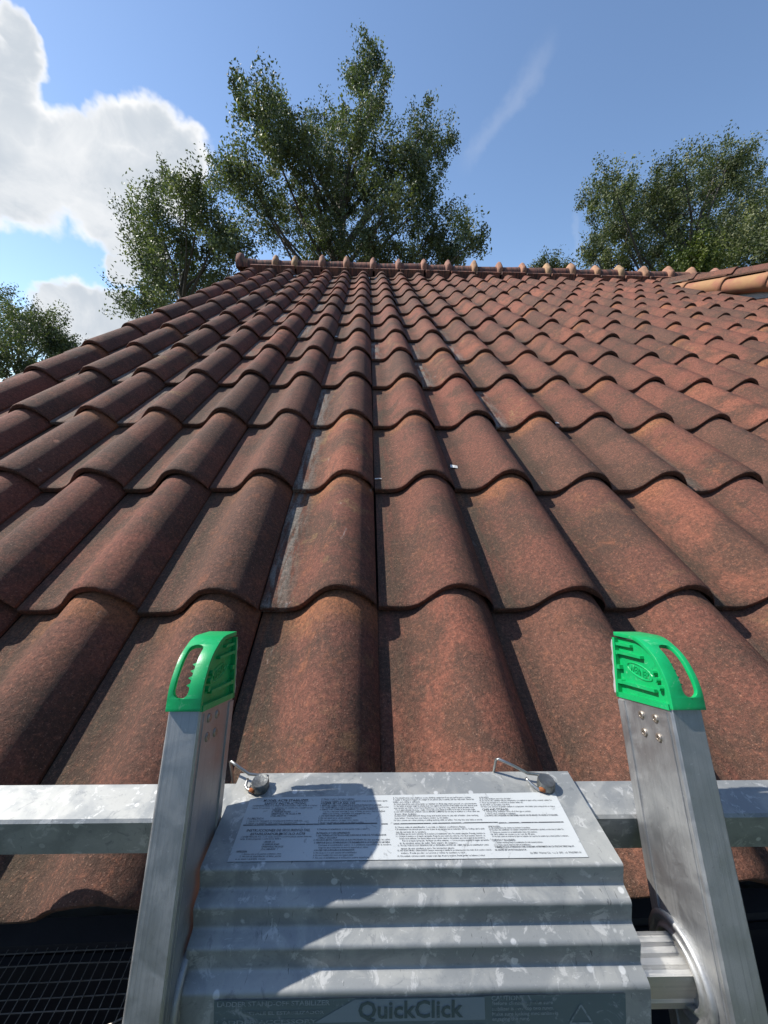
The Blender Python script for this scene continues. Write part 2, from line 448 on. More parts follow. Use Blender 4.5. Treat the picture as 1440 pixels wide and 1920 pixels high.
M_FLAKE = mat_simple('white_flake', (0.74, 0.73, 0.70), 0.7, 0, 0.2, 100)

# ------------------------------------------------------------------ ground
g = MB()
N = 24
gv = []
for j in range(N + 1):
    for i in range(N + 1):
        x = (i / N * 2 - 1); y = (j / N * 2 - 1)
        gv.append((x * abs(x) * 700, y * abs(y) * 700 + 5, 0.0))
g.add(gv, [(j * (N + 1) + i, j * (N + 1) + i + 1, (j + 1) * (N + 1) + i + 1, (j + 1) * (N + 1) + i) for j in range(N) for i in range(N)])
tag(g.obj('ground', M_GRASS), kind='structure', label='lawn around the house')

# ------------------------------------------------------------------ house and roof
TH = rad(26); Z0 = 3.0
W_, E_ = 0.21, 0.3795
ROOF = Matrix.Translation((0, 0, Z0)) @ Matrix.Rotation(TH, 4, 'X')      # (u, v, n) -> world
VR = 13.85 * E_                                                          # ridge along the slope
RY, RZ = VR * math.cos(TH), Z0 + VR * math.sin(TH)
UL, UR = -1.50, 6.9
house = empty('house', (2.7, RY, 0), 'low house with a weathered terracotta barrel tile roof and ridge', 'house')

deck = MB()
deck.add([(UL + .05, 0.03, -0.035), (UR, 0.03, -0.035), (UR, VR, -0.035), (UL + .05, VR, -0.035),
          (UL + .05, 0.03, -0.075), (UR, 0.03, -0.075), (UR, VR, -0.075), (UL + .05, VR, -0.075)],
         [(0, 1, 2, 3), (7, 6, 5, 4), (0, 4, 5, 1), (1, 5, 6, 2), (2, 6, 7, 3), (3, 7, 4, 0)])
deck_o = deck.obj('roof_slope', M_DECK, house, ROOF)
bk = MB()
bk.add([(UL + .05, RY, RZ - .04), (UR, RY, RZ - .04), (UR, 2 * RY, Z0 - .04), (UL + .05, 2 * RY, Z0 - .04),
        (UL + .05, RY, RZ - .08), (UR, RY, RZ - .08), (UR, 2 * RY, Z0 - .08), (UL + .05, 2 * RY, Z0 - .08)],
       [(0, 1, 2, 3), (7, 6, 5, 4), (0, 4, 5, 1), (1, 5, 6, 2), (2, 6, 7, 3), (3, 7, 4, 0)])
bk.obj('rear_slope', M_TILE, house)
wl = MB()
x0, x1, y0, y1, zt = UL + .2, UR - .1, 0.5, 2 * RY - .5, Z0 - .12
wl.add([(x0, y0, 0), (x1, y0, 0), (x1, y1, 0), (x0, y1, 0), (x0, y0, zt), (x1, y0, zt), (x1, y1, zt), (x0, y1, zt), (x0, RY, RZ - .35), (x1, RY, RZ - .35)],
       [(0, 1, 5, 4), (2, 3, 7, 6), (0, 4, 8, 7, 3), (1, 2, 6, 9, 5)])
wl.obj('wall', M_STUCCO, house)
f = MB(); f.box((UL + .05, 0.030, Z0 - .23), (UR, 0.055, Z0 - .075)); f.obj('fascia', M_FASCIA, house)
f = MB(); f.box((UL + .05, 0.057, Z0 - .17), (UR, 0.52, Z0 - .155)); f.obj('soffit', M_TRIM, house)
for nm, ss in (('rake_board', 1),):
    f = MB(); f.add([(UL + .02, .03, -.08), (UL + .048, .03, -.08), (UL + .048, VR, -.08), (UL + .02, VR, -.08), (UL + .02, .03, -.24), (UL + .048, .03, -.24), (UL + .048, VR, -.24), (UL + .02, VR, -.24)],
                    [(0, 1, 2, 3), (7, 6, 5, 4), (0, 4, 5, 1), (1, 5, 6, 2), (2, 6, 7, 3), (3, 7, 4, 0)])
    f.obj(nm, M_TRIM, house, ROOF)
# gutter: open trough
gp = [(0.027, Z0 - .085), (0.027, Z0 - .20), (-0.085, Z0 - .20), (-0.115, Z0 - .14), (-0.125, Z0 - .09), (-0.115, Z0 - .085),
      (-0.112, Z0 - .092), (-0.105, Z0 - .14), (-0.080, Z0 - .192), (0.020, Z0 - .192), (0.020, Z0 - .085)]
f = MB(); f.prism(gp, UL + .05, UR); f.obj('gutter', M_GUTTER, house)
# half-inch wire screen lying over the gutter
f = MB()
pz = Z0 - .079
k = 0
x = -1.40
while x < -0.02:
    j = random.uniform(-.0008, .0008)
    f.tube([(x + j, 0.026, pz + .006), (x + j * .5, -.02, pz + .001), (x - j + .001, -.07, pz + random.uniform(-.002, .002)), (x, -.116, pz)], .0005, 4, False)
    x += .0106
for k in range(13):
    yy = .022 - k * .0108
    pts = [(-1.40 + i * .106, yy + random.uniform(-.0006, .0006), pz + (.006 if k < 2 else .0012) + random.uniform(-.0012, .0012)) for i in range(14)]
    f.tube(pts, .00055, 4, False)
f.tube([(-.30, -.045, pz + .004), (-.24, -.028, pz + .012), (-.19, -.012, pz + .006)], .0008, 4)
tag(f.obj('gutter_screen', M_WIRE, house), 'rusty half inch wire screen over the gutter', kind='stuff')

# ---- S-shaped roof tiles
PROF = [(0, 0), (.10, 0), (.20, .0002), (.27, .0016), (.33, .0066), (.385, .0160), (.44, .0295), (.50, .0430), (.56, .0525), (.62, .0570), (.67, .0578),
        (.73, .0560), (.79, .0512), (.845, .0440), (.89, .0350), (.93, .0250), (.965, .0150), (.993, .0060)]
TT = 0.014
LT = E_ + 0.055
TSL = (TT + .0045) / E_


def tile_mesh(seed):
    r = random.Random(seed)
    n = len(PROF)
    wob = [r.uniform(-.0011, .0011) for _ in range(n)]
    wob = [(wob[max(i - 1, 0)] + wob[i] + wob[min(i + 1, n - 1)]) / 3 * 1.6 for i in range(n)]
    wz = [r.uniform(-.0007, .0007) for _ in range(n)]
    tops = []
    # rings on the top skin: front rounding, body, head
    rings = [(0.0, -.0045), (.0008, -.0018), (.0035, -.0002), (.012, 0), (.20, .0006), (LT, 0)]
    V = []; F = []
    for (yy, dz) in rings:
        for i, (u, h) in enumerate(PROF):
            fy = 1 - min(yy / .2, 1)
            V.append((u * W_, yy + wob[i] * fy, TT + h + dz + wz[i] * (0.6 + .4 * fy)))
    for a in range(len(rings) - 1):
        for i in range(n - 1):
            F.append((a * n + i, a * n + i + 1, (a + 1) * n + i + 1, (a + 1) * n + i))
    nt = len(F)
    # front face and underside (own vertices keep the rim crisp)
    o = len(V)
    def und(i):
        h = PROF[i][1]
        b = h
        if i >= n - 4: b = max(h - .0, 0) + (TT + .0015 if i == n - 1 else TT * (i - (n - 5)) / 4 * .9)
        return b
    for i, (u, h) in enumerate(PROF):
        V.append((u * W_, wob[i], TT + h - .0045 + wz[i]))
    for i, (u, h) in enumerate(PROF):
        V.append((u * W_, .0015 + wob[i], min(und(i), TT + h - .006) + wz[i]))
    for i, (u, h) in enumerate(PROF):
        V.append((u * W_, LT, min(und(i), TT + h - .006)))
    for i in range(n - 1):
        F.append((o + n + i, o + n + i + 1, o + i + 1, o + i))
        F.append((o + 2 * n + i, o + 2 * n + i + 1, o + n + i + 1, o + n + i))
    # right lip side
    lasts = [a * n + n - 1 for a in range(len(rings))]
    q = len(V)
    for a in range(len(rings)): V.append(V[lasts[a]])
    V.append((V[lasts[0]][0], .0015, TT + .0008)); V.append((V[lasts[-1]][0], LT, TT + .0008))
    F.append(tuple(q + a for a in range(len(rings))) + (q + len(rings) + 1, q + len(rings)))
    q = len(V)
    for a in range(len(rings)): V.append(V[a * n])
    V.append((0, .0015, 0)); V.append((0, LT, 0))
    F.append((q + len(rings), q + len(rings) + 1) + tuple(q + a for a in range(len(rings) - 1, -1, -1)))
    m = mesh('roof_tile', V, F, M_TILE, True)
    m.set_sharp_from_angle(angle=rad(42))
    return m


TILES = [tile_mesh(s) for s in range(4)]


def project(P):
    d = Vector(P) - CAM
    z = d.dot(FWD)
    if z < 0.05: return None
    return 720 + 721 * d.dot(RIGHT) / z, 960 + 721 * d.dot(DOWN) / z, z


spots = []
for k in range(14):
    for j in range(-7, 31):
        P = ROOF @ Vector(((j + .5) * W_, (k + .5) * E_, 0.03))
        q = project(P)
        sc = 0
        if q:
            mx_ = 130 / q[2]
            inside = -mx_ < q[0] < 1440 + mx_ and q[1] < 1990
            out = max(0, -q[0], q[0] - 1440)
            sc = (1000 if inside else 0) + 100 / q[2] - out * .05
        spots.append((sc, k, j))
spots.sort(reverse=True)


def tile_matrix(k, j, r):
    return (ROOF @ Matrix.Translation((j * W_ + r.uniform(-.0018, .0018), k * E_ + r.uniform(-.005, .005), r.uniform(-.0006, .0014)))
            @ Matrix.Rotation(-math.atan(TSL) + r.uniform(-.003, .003), 4, 'X') @ Matrix.Rotation(r.uniform(-.005, .005), 4, 'Z')
            @ Matrix.Rotation(r.uniform(-.006, .006), 4, 'Y'))


rest = MB()
for idx, (sc, k, j) in enumerate(spots):
    r = random.Random(k * 101 + j * 7 + 3)
    m = tile_matrix(k, j, r)
    me = TILES[r.randrange(4)]
    if idx < 300:
        put(bpy.data.objects.new('roof_tile', me), deck_o, m)
    else:
        mi = ROOF.inverted() @ m
        rest.add([mi @ v.co for v in me.vertices], [tuple(p.vertices) for p in me.polygons])
o = rest.obj('remaining_tiles', M_TILE, deck_o, ROOF, sharp=42)
tag(o, kind='stuff')

# ---- ridge: barrel ridge tiles with raised collars
def ridge_mesh(seed, collar=False):
    r = random.Random(seed)
    V = []; F = []
    seg = 14
    L = .335
    # (x, radius, top bump) along the tile; the collar sits on the +x end
    rings = ([(.252, .086, 0), (.258, .100, .004), (.268, .110, .016), (.288, .115, .030), (.306, .113, .026), (.318, .104, .010), (.326, .086, 0)] if collar
             else [(0, .082, 0), (.02, .084, 0), (.255, .088, 0), (.335, .086, 0)])
    for (x, rr, bp) in rings:
        for s in range(seg + 1):
            a = math.pi * 1.16 * s / seg - math.pi * .08
            k = rr * (1 + .02 * math.sin(3 * a + seed)) + bp * max(0, math.sin(a)) ** 6 + (bp * .5 if s in (2, 3, 11, 12) else 0)
            V.append((x + r.uniform(-.001, .001), -math.cos(a) * k, math.sin(a) * k))
    for a in range(len(rings) - 1):
        for s in range(seg):
            F.append((a * (seg + 1) + s, a * (seg + 1) + s + 1, (a + 1) * (seg + 1) + s + 1, (a + 1) * (seg + 1) + s))
    F.append(tuple(range(seg + 1))); o_ = (len(rings) - 1) * (seg + 1); F.append(tuple(o_ + s for s in range(seg, -1, -1)))
    m = mesh('collar' if collar else 'ridge_tile', V, F, M_COLLAR if collar else M_RIDGE, True)
    m.set_sharp_from_angle(angle=rad(60))
    return m


RM = [ridge_mesh(s) for s in range(3)]
CMs = [ridge_mesh(s, True) for s in range(3)]
fm = MB(); fm.box((0, 0, 0), (.272, .05, .075))
fme = mesh('ridge_filler', fm.V, fm.F, M_RIDGE)
xr = -1.36
i = 0
rr_ = random.Random(4)
ends = MB()
while xr < 5.2:
    m = Matrix.Translation((xr, RY, RZ + .045 + rr_.uniform(-.006, .006))) @ Matrix.Rotation(rr_.uniform(-.012, .012), 4, 'Z') @ Matrix.Rotation(rr_.uniform(-.01, .01) - .012, 4, 'Y') @ Matrix.Rotation(rr_.uniform(-.1, .1), 4, 'X')
    rt = put(bpy.data.objects.new('ridge_tile', RM[i % 3]), house, m)
    put(bpy.data.objects.new('collar', CMs[i % 3]), rt, m @ Matrix.Translation((rr_.uniform(-.012, .012), 0, rr_.uniform(-.004, .004))) @ Matrix.Rotation(rr_.uniform(-.15, .15), 4, 'X'))
    put(bpy.data.objects.new('ridge_filler', fme), house, Matrix.Translation((xr + .012, 0, 0)) @ ROOF @ Matrix.Translation((0, VR - .13 + rr_.uniform(-.004, .004), .012 + rr_.uniform(-.004, .004))))
    xr += .297 if i else .22
    i += 1
# flared starter collar closing the ridge at the gable end
e = MB()
pts = [(-1.52, .118), (-1.495, .125), (-1.46, .122), (-1.44, .098), (-1.30, .09)]
V = []; F = []; seg = 14
for (x, rr) in pts:
    for s in range(seg + 1):
        a = math.pi * 1.16 * s / seg - math.pi * .08
        V.append((x, RY - math.cos(a) * rr, RZ + .045 + math.sin(a) * (rr + (.03 if x < -1.45 else 0) * max(0, math.sin(a)) ** 4)))
for a in range(len(pts) - 1):
    for s in range(seg): F.append((a * (seg + 1) + s, a * (seg + 1) + s + 1, (a + 1) * (seg + 1) + s + 1, (a + 1) * (seg + 1) + s))
F.append(tuple(range(seg + 1)))
e.add(V, F); e.obj('ridge_end', M_RIDGE, house, sharp=60)

# ---- flatter upper wing on the right whose rake runs out over the slope
R1 = Vector((3.33, 4.50, 5.215)); tdir = Vector((.262, -.775, -.165)).normalized()
U_ = Vector((.947, .32, .17)); V_ = -tdir; V_.normalize(); U_ = (U_ - V_ * U_.dot(V_)).normalized(); N_ = U_.cross(V_)
WING = Matrix.Identity(4)
END = R1 + tdir * 2.3
for q in range(3):
    WING[q][0] = U_[q]; WING[q][1] = V_[q]; WING[q][2] = N_[q]; WING[q][3] = END[q]
wd = MB(); wd.add([(.06, .05, -.03), (3.2, .05, -.03), (3.2, 2.75, -.03), (.06, 2.75, -.03), (.06, .05, -.09), (3.2, .05, -.09), (3.2, 2.75, -.09), (.06, 2.75, -.09)],
                  [(0, 1, 2, 3), (7, 6, 5, 4), (0, 4, 5, 1), (1, 5, 6, 2), (2, 6, 7, 3), (3, 7, 4, 0)])
wing = wd.obj('upper_roof', M_DECK, house, WING)
for k in range(7):
    for j in range(0, 10):
        r = random.Random(k * 31 + j + 900)
        m = WING @ Matrix.Translation((j * W_ - .03, k * E_ + r.uniform(-.006, .006), 0)) @ Matrix.Rotation(-math.atan(TSL), 4, 'X') @ Matrix.Rotation(r.uniform(-.012, .012), 4, 'Z')
        put(bpy.data.objects.new('roof_tile', TILES[r.randrange(4)]), wing, m)


def barrel_mesh():
    V = []; F = []; seg = 12
    rings = [(0, .078), (.004, .082), (.03, .082), (.40, .070)]
    for (y, rr) in rings:
        for s in range(seg + 1):
            a = math.pi * 1.25 * s / seg - math.pi * .05
            V.append((-math.cos(a) * rr * -1, y, math.sin(a) * rr))
    for a in range(len(rings) - 1):
        for s in range(seg): F.append((a * (seg + 1) + s, a * (seg + 1) + s + 1, (a + 1) * (seg + 1) + s + 1, (a + 1) * (seg + 1) + s))
    o_ = len(V)
    for s in range(seg + 1):
        a = math.pi * 1.25 * s / seg - math.pi * .05
        V.append((math.cos(a) * .066, .004, math.sin(a) * .066))
    for s in range(seg): F.append((s, s + 1, o_ + s + 1, o_ + s))
    m = mesh('rake_tile', V, F, M_LICHEN, True); m.set_sharp_from_angle(angle=rad(50))
    return m


BM_ = barrel_mesh()
for k in range(7):
    r = random.Random(k + 70)
    m = WING @ Matrix.Translation((-.035, k * .375, -.095)) @ Matrix.Rotation(r.uniform(-.015, .015) - .03, 4, 'X') @ Matrix.Rotation(rad(-38), 4, 'Y')
    put(bpy.data.objects.new('rake_tile', BM_), wing, m)
f = MB(); f.box((-.03, 0, -.27), (.0, 2.4, -.13)); f.obj('wing_fascia', M_TRIM, house, WING)
f = MB(); f.box((.35, .3, -1.2), (3.1, 2.4, -.10)); f.obj('wing_wall', M_STUCCO, house, WING)

# ------------------------------------------------------------------ ladder
c_ax = Vector((0.99971, -0.02421, 0)); d_ax = Vector((0.01172, 0.48393, 0.87503)); b_ax = Vector((0.02119, 0.87477, -0.48407))
LO = Vector((-0.16595, -0.05361, 3.28816))
LAD = Matrix.Identity(4)           # local x across, y up the rails, z away from the climber
for q in range(3):
    LAD[q][0] = c_ax[q]; LAD[q][1] = d_ax[q]; LAD[q][2] = b_ax[q]; LAD[q][3] = LO[q]
LW, FL, DP = 0.40, 0.0243, 0.067
LL = 3.28816 / 0.87503 - .03
base = LO + c_ax * (LW / 2) - d_ax * LL
bm = LAD.copy(); bm.translation = base
ladder = empty('ladder', base, 'aluminium extension ladder with bright green plastic end caps leaning at the eave', 'ladder', m=bm)
PX = [(.0, .068), (0, 0)]


def cap(parent, side):
    """green end cap: bent front strap with a hand slot, ribbed inner wall, open outer side"""
    mir = 1 if side == 'right' else -1
    X = lambda t: (LW - FL + t) if side == 'right' else (FL - t)     # t from the inner face (0) to the outer (FL)
    path = fillet([(-.001, -.0002), (.016, -.0004), (.0345, .0082), (.0478, .0260), (.0515, .0565)], .008, 6)
    # resample the strap path
    ls = [0]
    for a, b in zip(path, path[1:]): ls.append(ls[-1] + (b - a).length)
    tot = ls[-1]
    def at(s):
        for i in range(len(path) - 1):
            if ls[i + 1] >= s: return path[i].lerp(path[i + 1], (s - ls[i]) / max(ls[i + 1] - ls[i], 1e-9))
        return path[-1]
    h0, h1, hc, hw = .0085, .0490, .0152, .0050
    ss = [tot * i / 40 for i in range(41)]
    for i in range(25):
        t = i / 24
        ss.append(h0 + (h1 - h0) * (0.5 - 0.5 * math.cos(math.pi * t)))
    ss = sorted(set(round(s, 6) for s in ss))
    V = []; F = []
    rows = []
    w2 = FL + .0002
    for s in ss:
        p = at(s)
        ww = 0.0
        if h0 < s < h1:
            e = min(s - h0, h1 - s)
            ww = hw if e > hw else math.sqrt(max(hw * hw - (hw - e) ** 2, 0))
        i0 = len(V)
        for t in (-.0006, hc - ww - .0005, hc + ww + .0005, w2): V.append((X(t), p[0], p[1]))
        rows.append((i0, ww))
    for (a, wa), (b, wb) in zip(rows, rows[1:]):
        hole = wa > 0 or wb > 0
        for q in range(3):
            if q == 1 and hole: continue
            f_ = (a + q, a + q + 1, b + q + 1, b + q)
            F.append(f_ if mir > 0 else f_[::-1])
    me = mesh('end_cap', V, F, M_GREEN, True)
    o_ = put(bpy.data.objects.new('end_cap', me), parent, LAD)
    sd = o_.modifiers.new('s', 'SOLIDIFY'); sd.thickness = .0034; sd.offset = -1
    bv = o_.modifiers.new('b', 'BEVEL'); bv.width = .0008; bv.segments = 2; bv.limit_method = 'ANGLE'; bv.angle_limit = rad(50)
    # inner wall, slightly recessed behind the strap
    b_ = MB()
    wall = [(-.002, .001), (.016, .0015), (.033, .010), (.0465, .029), (.0490, .0560), (-.002, .0670)]
    def slab(poly, t0, t1, mb):
        n = len(poly)
        V = [(X(t0), p[0], p[1]) for p in poly] + [(X(t1), p[0], p[1]) for p in poly]
        F = [tuple(range(n)), tuple(range(2 * n - 1, n - 1, -1))] + [(i, i + n, (i + 1) % n + n, (i + 1) % n) for i in range(n)]
        if mir < 0: F = [f[::-1] for f in F]
        mb.add(V, F)
    slab(wall, .0028, .0052, b_)
    inner = b_.obj('inner_wall', M_GREEN, o_, LAD)
    rb = MB()
    slab([(-.002, .0005), (.0022, .0005), (.0022, .0668), (-.002, .0672)], -.0010, .0030, rb)           # foot rim
    slab([(-.002, .0635), (-.002, .0672), (.0500, .0590), (.0500, .0555)], -.0010, .0030, rb)           # rear rim
    slab([(.0085, .014), (.0108, .014), (.0130, .062), (.0104, .062)], -.0006, .0030, rb)
    slab([(.0330, .024), (.0352, .024), (.0385, .0575), (.0360, .0575)], -.0006, .0030, rb)
    slab([(.0415, .036), (.0436, .036), (.0455, .0565), (.0432, .0565)], -.0002, .0030, rb)
    for q in range(3):
        yy = .0125 + q * .0055
        rb.tube([(X(-.0008), yy, .0085 + q * .002), (X(.003), yy, .0085 + q * .002)], .0021, 8)
    for q in range(3):
        slab([(.010 + q * .0125, .055), (.0135 + q * .0125, .055), (.0135 + q * .0125, .0625 - q * .0025), (.010 + q * .0125, .0625 - q * .0025)], -.0008, .0030, rb)
    rb.obj('rib', M_GREEN, o_, LAD)
    # finger teeth along the slot
    th = MB()
    for q in range(4):
        s = h0 + .006 + q * .0052
        p = at(s); p2 = at(s + .0026); p3 = at(s + .0052)
        t0 = hc - hw - .001; t1 = hc - hw + .0036
        n_ = Vector((-(p3 - p)[1], (p3 - p)[0])).normalized() * -.0032
        V = [(X(t0), p[0], p[1]), (X(t0), p3[0], p3[1]), (X(t1), p2[0], p2[1]),
             (X(t0), p[0] - n_[0], p[1] - n_[1]), (X(t0), p3[0] - n_[0], p3[1] - n_[1]), (X(t1), p2[0] - n_[0], p2[1] - n_[1])]
        th.add(V, [(0, 1, 2), (5, 4, 3), (0, 3, 4, 1), (1, 4, 5, 2), (2, 5, 3, 0)])
    th.obj('grip_teeth', M_GREEN, o_, LAD)
    # oval emblem with raised lettering
    em = MB()
    cy, cz, ax, ay, tilt = .0225, .0330, .0160, .0052, rad(14)
    pts = []
    for q in range(25):
        a = 2 * math.pi * q / 24
        u, v = math.cos(a) * ax, math.sin(a) * ay
        pts.append((X(.0028), cy + v * math.cos(tilt) + u * math.sin(tilt), cz + u * math.cos(tilt) - v * math.sin(tilt)))
    em.tube(pts, .0008, 6, False)
    em.obj('emblem', M_GREEN, o_, LAD)
    tm = text_mesh('WERNER', .0058, .024, extr=.0005, bold=.01)
    sx = -1 if side == 'right' else 1
    R = Matrix(((0, 0, -mir, X(.0026)), (math.sin(tilt) * sx, math.cos(tilt), 0, cy), (math.cos(tilt) * sx, -math.sin(tilt) , 0, cz), (0, 0, 0, 1)))
    lo_ = bpy.data.objects.new('lettering', tm); tm.materials.append(M_GREEN)
    put(lo_, o_, LAD @ R)
    # rubber pad on the rear edge
    pd = MB()
    nn = 9
    pr_ = []
    for q in range(nn):
        t = q / (nn - 1)
        pr_.append((.001 + .047 * t, .0672 - .0082 * t + .0035 + (.0012 if q % 2 else 0)))
    poly = [(.001, .0674), (.048, .0592)] + pr_[::-1]
    slab(poly, .0, .022, pd)
    pd.obj('rubber_pad', M_PAD, o_, LAD)


def text_mesh(s, size, width=None, shear=0.0, extr=0.0, bold=0.0, baseline=False):
    cu = bpy.data.curves.new('t', 'FONT'); cu.body = s; cu.size = 1.0; cu.resolution_u = 2; cu.shear = shear; cu.offset = bold
    cu.extrude = 0.05 if extr else 0.0
    ob = bpy.data.objects.new('t', cu); COL.objects.link(ob)
    dg = bpy.context.evaluated_depsgraph_get()
    me = bpy.data.meshes.new_from_object(ob.evaluated_get(dg))
    bpy.data.objects.remove(ob); bpy.data.curves.remove(cu)
    co = np.empty(len(me.vertices) * 3); me.vertices.foreach_get('co', co); co = co.reshape(-1, 3)
    mn, mxx = co.min(0), co.max(0)
    sx = (width / (mxx[0] - mn[0])) if width else size
    sy = size / .72
    if baseline:
        co[:, 0] = (co[:, 0] - mn[0]) * sx; co[:, 1] = co[:, 1] * sy
    else:
        co[:, 0] = (co[:, 0] - (mn[0] + mxx[0]) / 2) * sx; co[:, 1] = (co[:, 1] - (mn[1] + mxx[1]) / 2) * sy
    co[:, 2] *= extr / .05
    me.vertices.foreach_set('co', co.ravel()); me.update()
    me.materials.clear()
    return me


def rail(side):
    b = MB()
    xa, xb = (0.0, FL) if side == 'left' else (LW - FL, LW)
    b.box((xa, -LL, 0.0), (xb, 0.0, DP), .0016)
    r = b.obj('rail', M_RAIL, ladder, LAD)
    return r


for side in ('left', 'right'):
    r = rail(side)
    xi = FL if side == 'left' else LW - FL
    sg = 1 if side == 'left' else -1
    # raised beads along the inner web and the rear flange lip
    bd = MB()
    bd.box((min(xi, xi + sg * .0012), -LL, DP - .0105), (max(xi, xi + sg * .0012), -.004, DP - .0015))
    bd.box((min(xi, xi + sg * .0007), -LL, .0050), (max(xi, xi + sg * .0007), -.004, .0066))
    bd.obj('flange', M_RAIL, r, LAD)
    offs = [(-.0115, .0362), (-.011, .0194), (-.0245, .0361), (-.0245, .0192)] if side == 'right' else [(-.0089, .0163), (-.0092, .0321), (-.0221, .0167), (-.0223, .032)]
    for (a, bb) in offs:
        rv = MB()
        V = []; F = []; seg = 12
        for (rr, hh) in ((.0034, 0), (.0033, .0007), (.0026, .0014), (.0016, .0016), (.0010, .0009)):
            for s in range(seg):
                t = 2 * math.pi * s / seg
                V.append((xi + sg * hh, a + math.cos(t) * rr, bb + math.sin(t) * rr))
        for q in range(4):
            for s in range(seg):
                f_ = (q * seg + s, q * seg + (s + 1) % seg, (q + 1) * seg + (s + 1) % seg, (q + 1) * seg + s)
                F.append(f_ if sg > 0 else f_[::-1])
        F.append(tuple(4 * seg + s for s in range(seg)))
        rv.add(V, F); rv.obj('rivet', M_RIVET, r, LAD, smooth=True)
    cap(r, side)

# rungs with a flat ribbed tread and swaged collars
ez = Vector((0, .875, -.484)); ey = Vector((0, .484, .875))      # world up / forward in ladder coordinates
a0 = -.176
first = True
while a0 > -LL + .15:
    pr_ = []
    half = .0122
    ribs = []
    for i in range(9):
        t = -half + 2 * half * i / 8
        ribs.append((t, .0135 + (.0008 if i % 2 else 0)))
    shape = [(-half - .001, .010)] + ribs + [(half + .001, .010), (half, -.008), (half - .003, -.0175), (.004, -.0225), (-.005, -.0225), (-half + .001, -.0195), (-half - .0008, -.0100), (-half + .0004, -.0080), (-half - .0008, -.0060)]
    prof = []
    for (ff, vv) in shape:
        P = ez * vv + ey * ff
        prof.append((a0 + P[1], .041 + P[2]))
    b = MB(); b.prism(prof[::-1], FL - .002, LW - FL + .002)
    rg = b.obj('rung', M_RUNG, ladder, LAD, sharp=25)
    for side in (0, 1):
        cb = MB()
        xi = FL if side == 0 else LW - FL
        sg = 1 if side == 0 else -1
        V = []; F = []; seg = 28
        prof2 = [(.0295, .0), (.0300, .0022), (.0285, .0042), (.0260, .0040), (.0235, .0014), (.0212, .0040), (.0200, .0050), (.0190, .004), (.0185, 0)]
        for (rr, hh) in prof2:
            for s in range(seg):
                t = 2 * math.pi * s / seg
                P = ez * (math.sin(t) * rr * .92) + ey * (math.cos(t) * rr * 1.02)
                V.append((xi + sg * hh, a0 + P[1], .041 + P[2]))
        for q in range(len(prof2) - 1):
            for s in range(seg):
                f_ = (q * seg + s, q * seg + (s + 1) % seg, (q + 1) * seg + (s + 1) % seg, (q + 1) * seg + s)
                F.append(f_ if sg > 0 else f_[::-1])
        cb.add(V, F); cb.obj('collar', M_RAIL, rg, LAD, smooth=True)
    a0 -= .305

# ------------------------------------------------------------------ stabiliser clipped over the top rungs
SO = Vector((0.03077, -0.07342, 3.17076)); YAW = -0.024215
STM = Matrix.Translation(SO) @ Matrix.Rotation(YAW, 4, 'Z') @ Matrix.Scale(0.94, 4)      # local x across, y forward, z up
stab = empty('ladder_stabilizer', SO, 'corrugated aluminium stabilizer bracket with instruction sticker and cross bar behind the ladder rails', 'stabilizer', m=STM)
PL0, PL1 = -.1815, .1485
poly = [(.0751, .004), (-.0147, .009)]
pt = Vector((-.0147, .009))
for q in range(3):
    pt = pt + Vector((-.0026, -.0150)); poly.append(tuple(pt)); pt = pt + Vector((-.0112, -.0020)); poly.append(tuple(pt))
poly.append((pt[0] - .0195, pt[1] - .0757))
LOWP = Vector((pt[0], pt[1])); LOWD = Vector((-.0195, -.0757)).normalized()
top = fillet(poly, .0026, 5)
# offset inwards for thickness
th_ = .0028
inn = []
for i, p_ in enumerate(top):
    t = (top[min(i + 1, len(top) - 1)] - top[max(i - 1, 0)]).normalized()
    inn.append(p_ + Vector((-t[1], t[0])) * th_)
nseg = 14
V = []; F = []
for k in range(nseg + 1):
    x = PL0 + (PL1 - PL0) * k / nseg
    for i, p_ in enumerate(top):
        V.append((x, p_[0], p_[1] + rng.normal(0, .00006)))
n = len(top)
for k in range(nseg):
    for i in range(n - 1): F.append((k * n + i, (k + 1) * n + i, (k + 1) * n + i + 1, k * n + i + 1))
b = MB(); b.add(V, [f[::-1] for f in F])
o_ = len(b.V)
V2 = [(PL0, p_[0], p_[1]) for p_ in inn] + [(PL1, p_[0], p_[1]) for p_ in inn]
b.V += [Vector(v) for v in V2]
for i in range(n - 1):
    b.F.append((o_ + i, o_ + i + 1, o_ + n + i + 1, o_ + n + i))
    b.F.append((i, i + 1, o_ + i + 1, o_ + i))
    b.F.append((nseg * n + i + 1, nseg * n + i, o_ + n + i, o_ + n + i + 1))
b.F.append(tuple(k * n for k in range(nseg + 1)) + (o_ + n, o_))
plate = b.obj('bracket_plate', M_PLATE, stab, STM, sharp=50)

br = MB()
# square tube, outer corners rounded slightly
def sq(b, y0, y1, z0, z1, x0, x1, ch):
    pr = [(y0 + ch, z0), (y1 - ch, z0), (y1, z0 + ch), (y1, z1 - ch), (y1 - ch, z1), (y0 + ch, z1), (y0, z1 - ch), (y0, z0 + ch)]
    b.prism(pr, x0, x1)
sq(br, .032, .0705, -.0392, -.0012, -.60, .57, .0022)
br.obj('cross_bar', M_PLATE, stab, STM)
for sx in (-.60, .57):
    am = MB()
    am.tube([(sx, .051, -.019), (sx, .051, -.055)], .013, 10)
    ao = am.obj('standoff_leg', M_BAR, stab, STM, sharp=40)
    pm = MB(); pm.tube([(sx, .051, -.052), (sx, .051, -.074)], [.026, .03], 12); pm.obj('foot_pad', M_PAD, ao, STM, sharp=40)

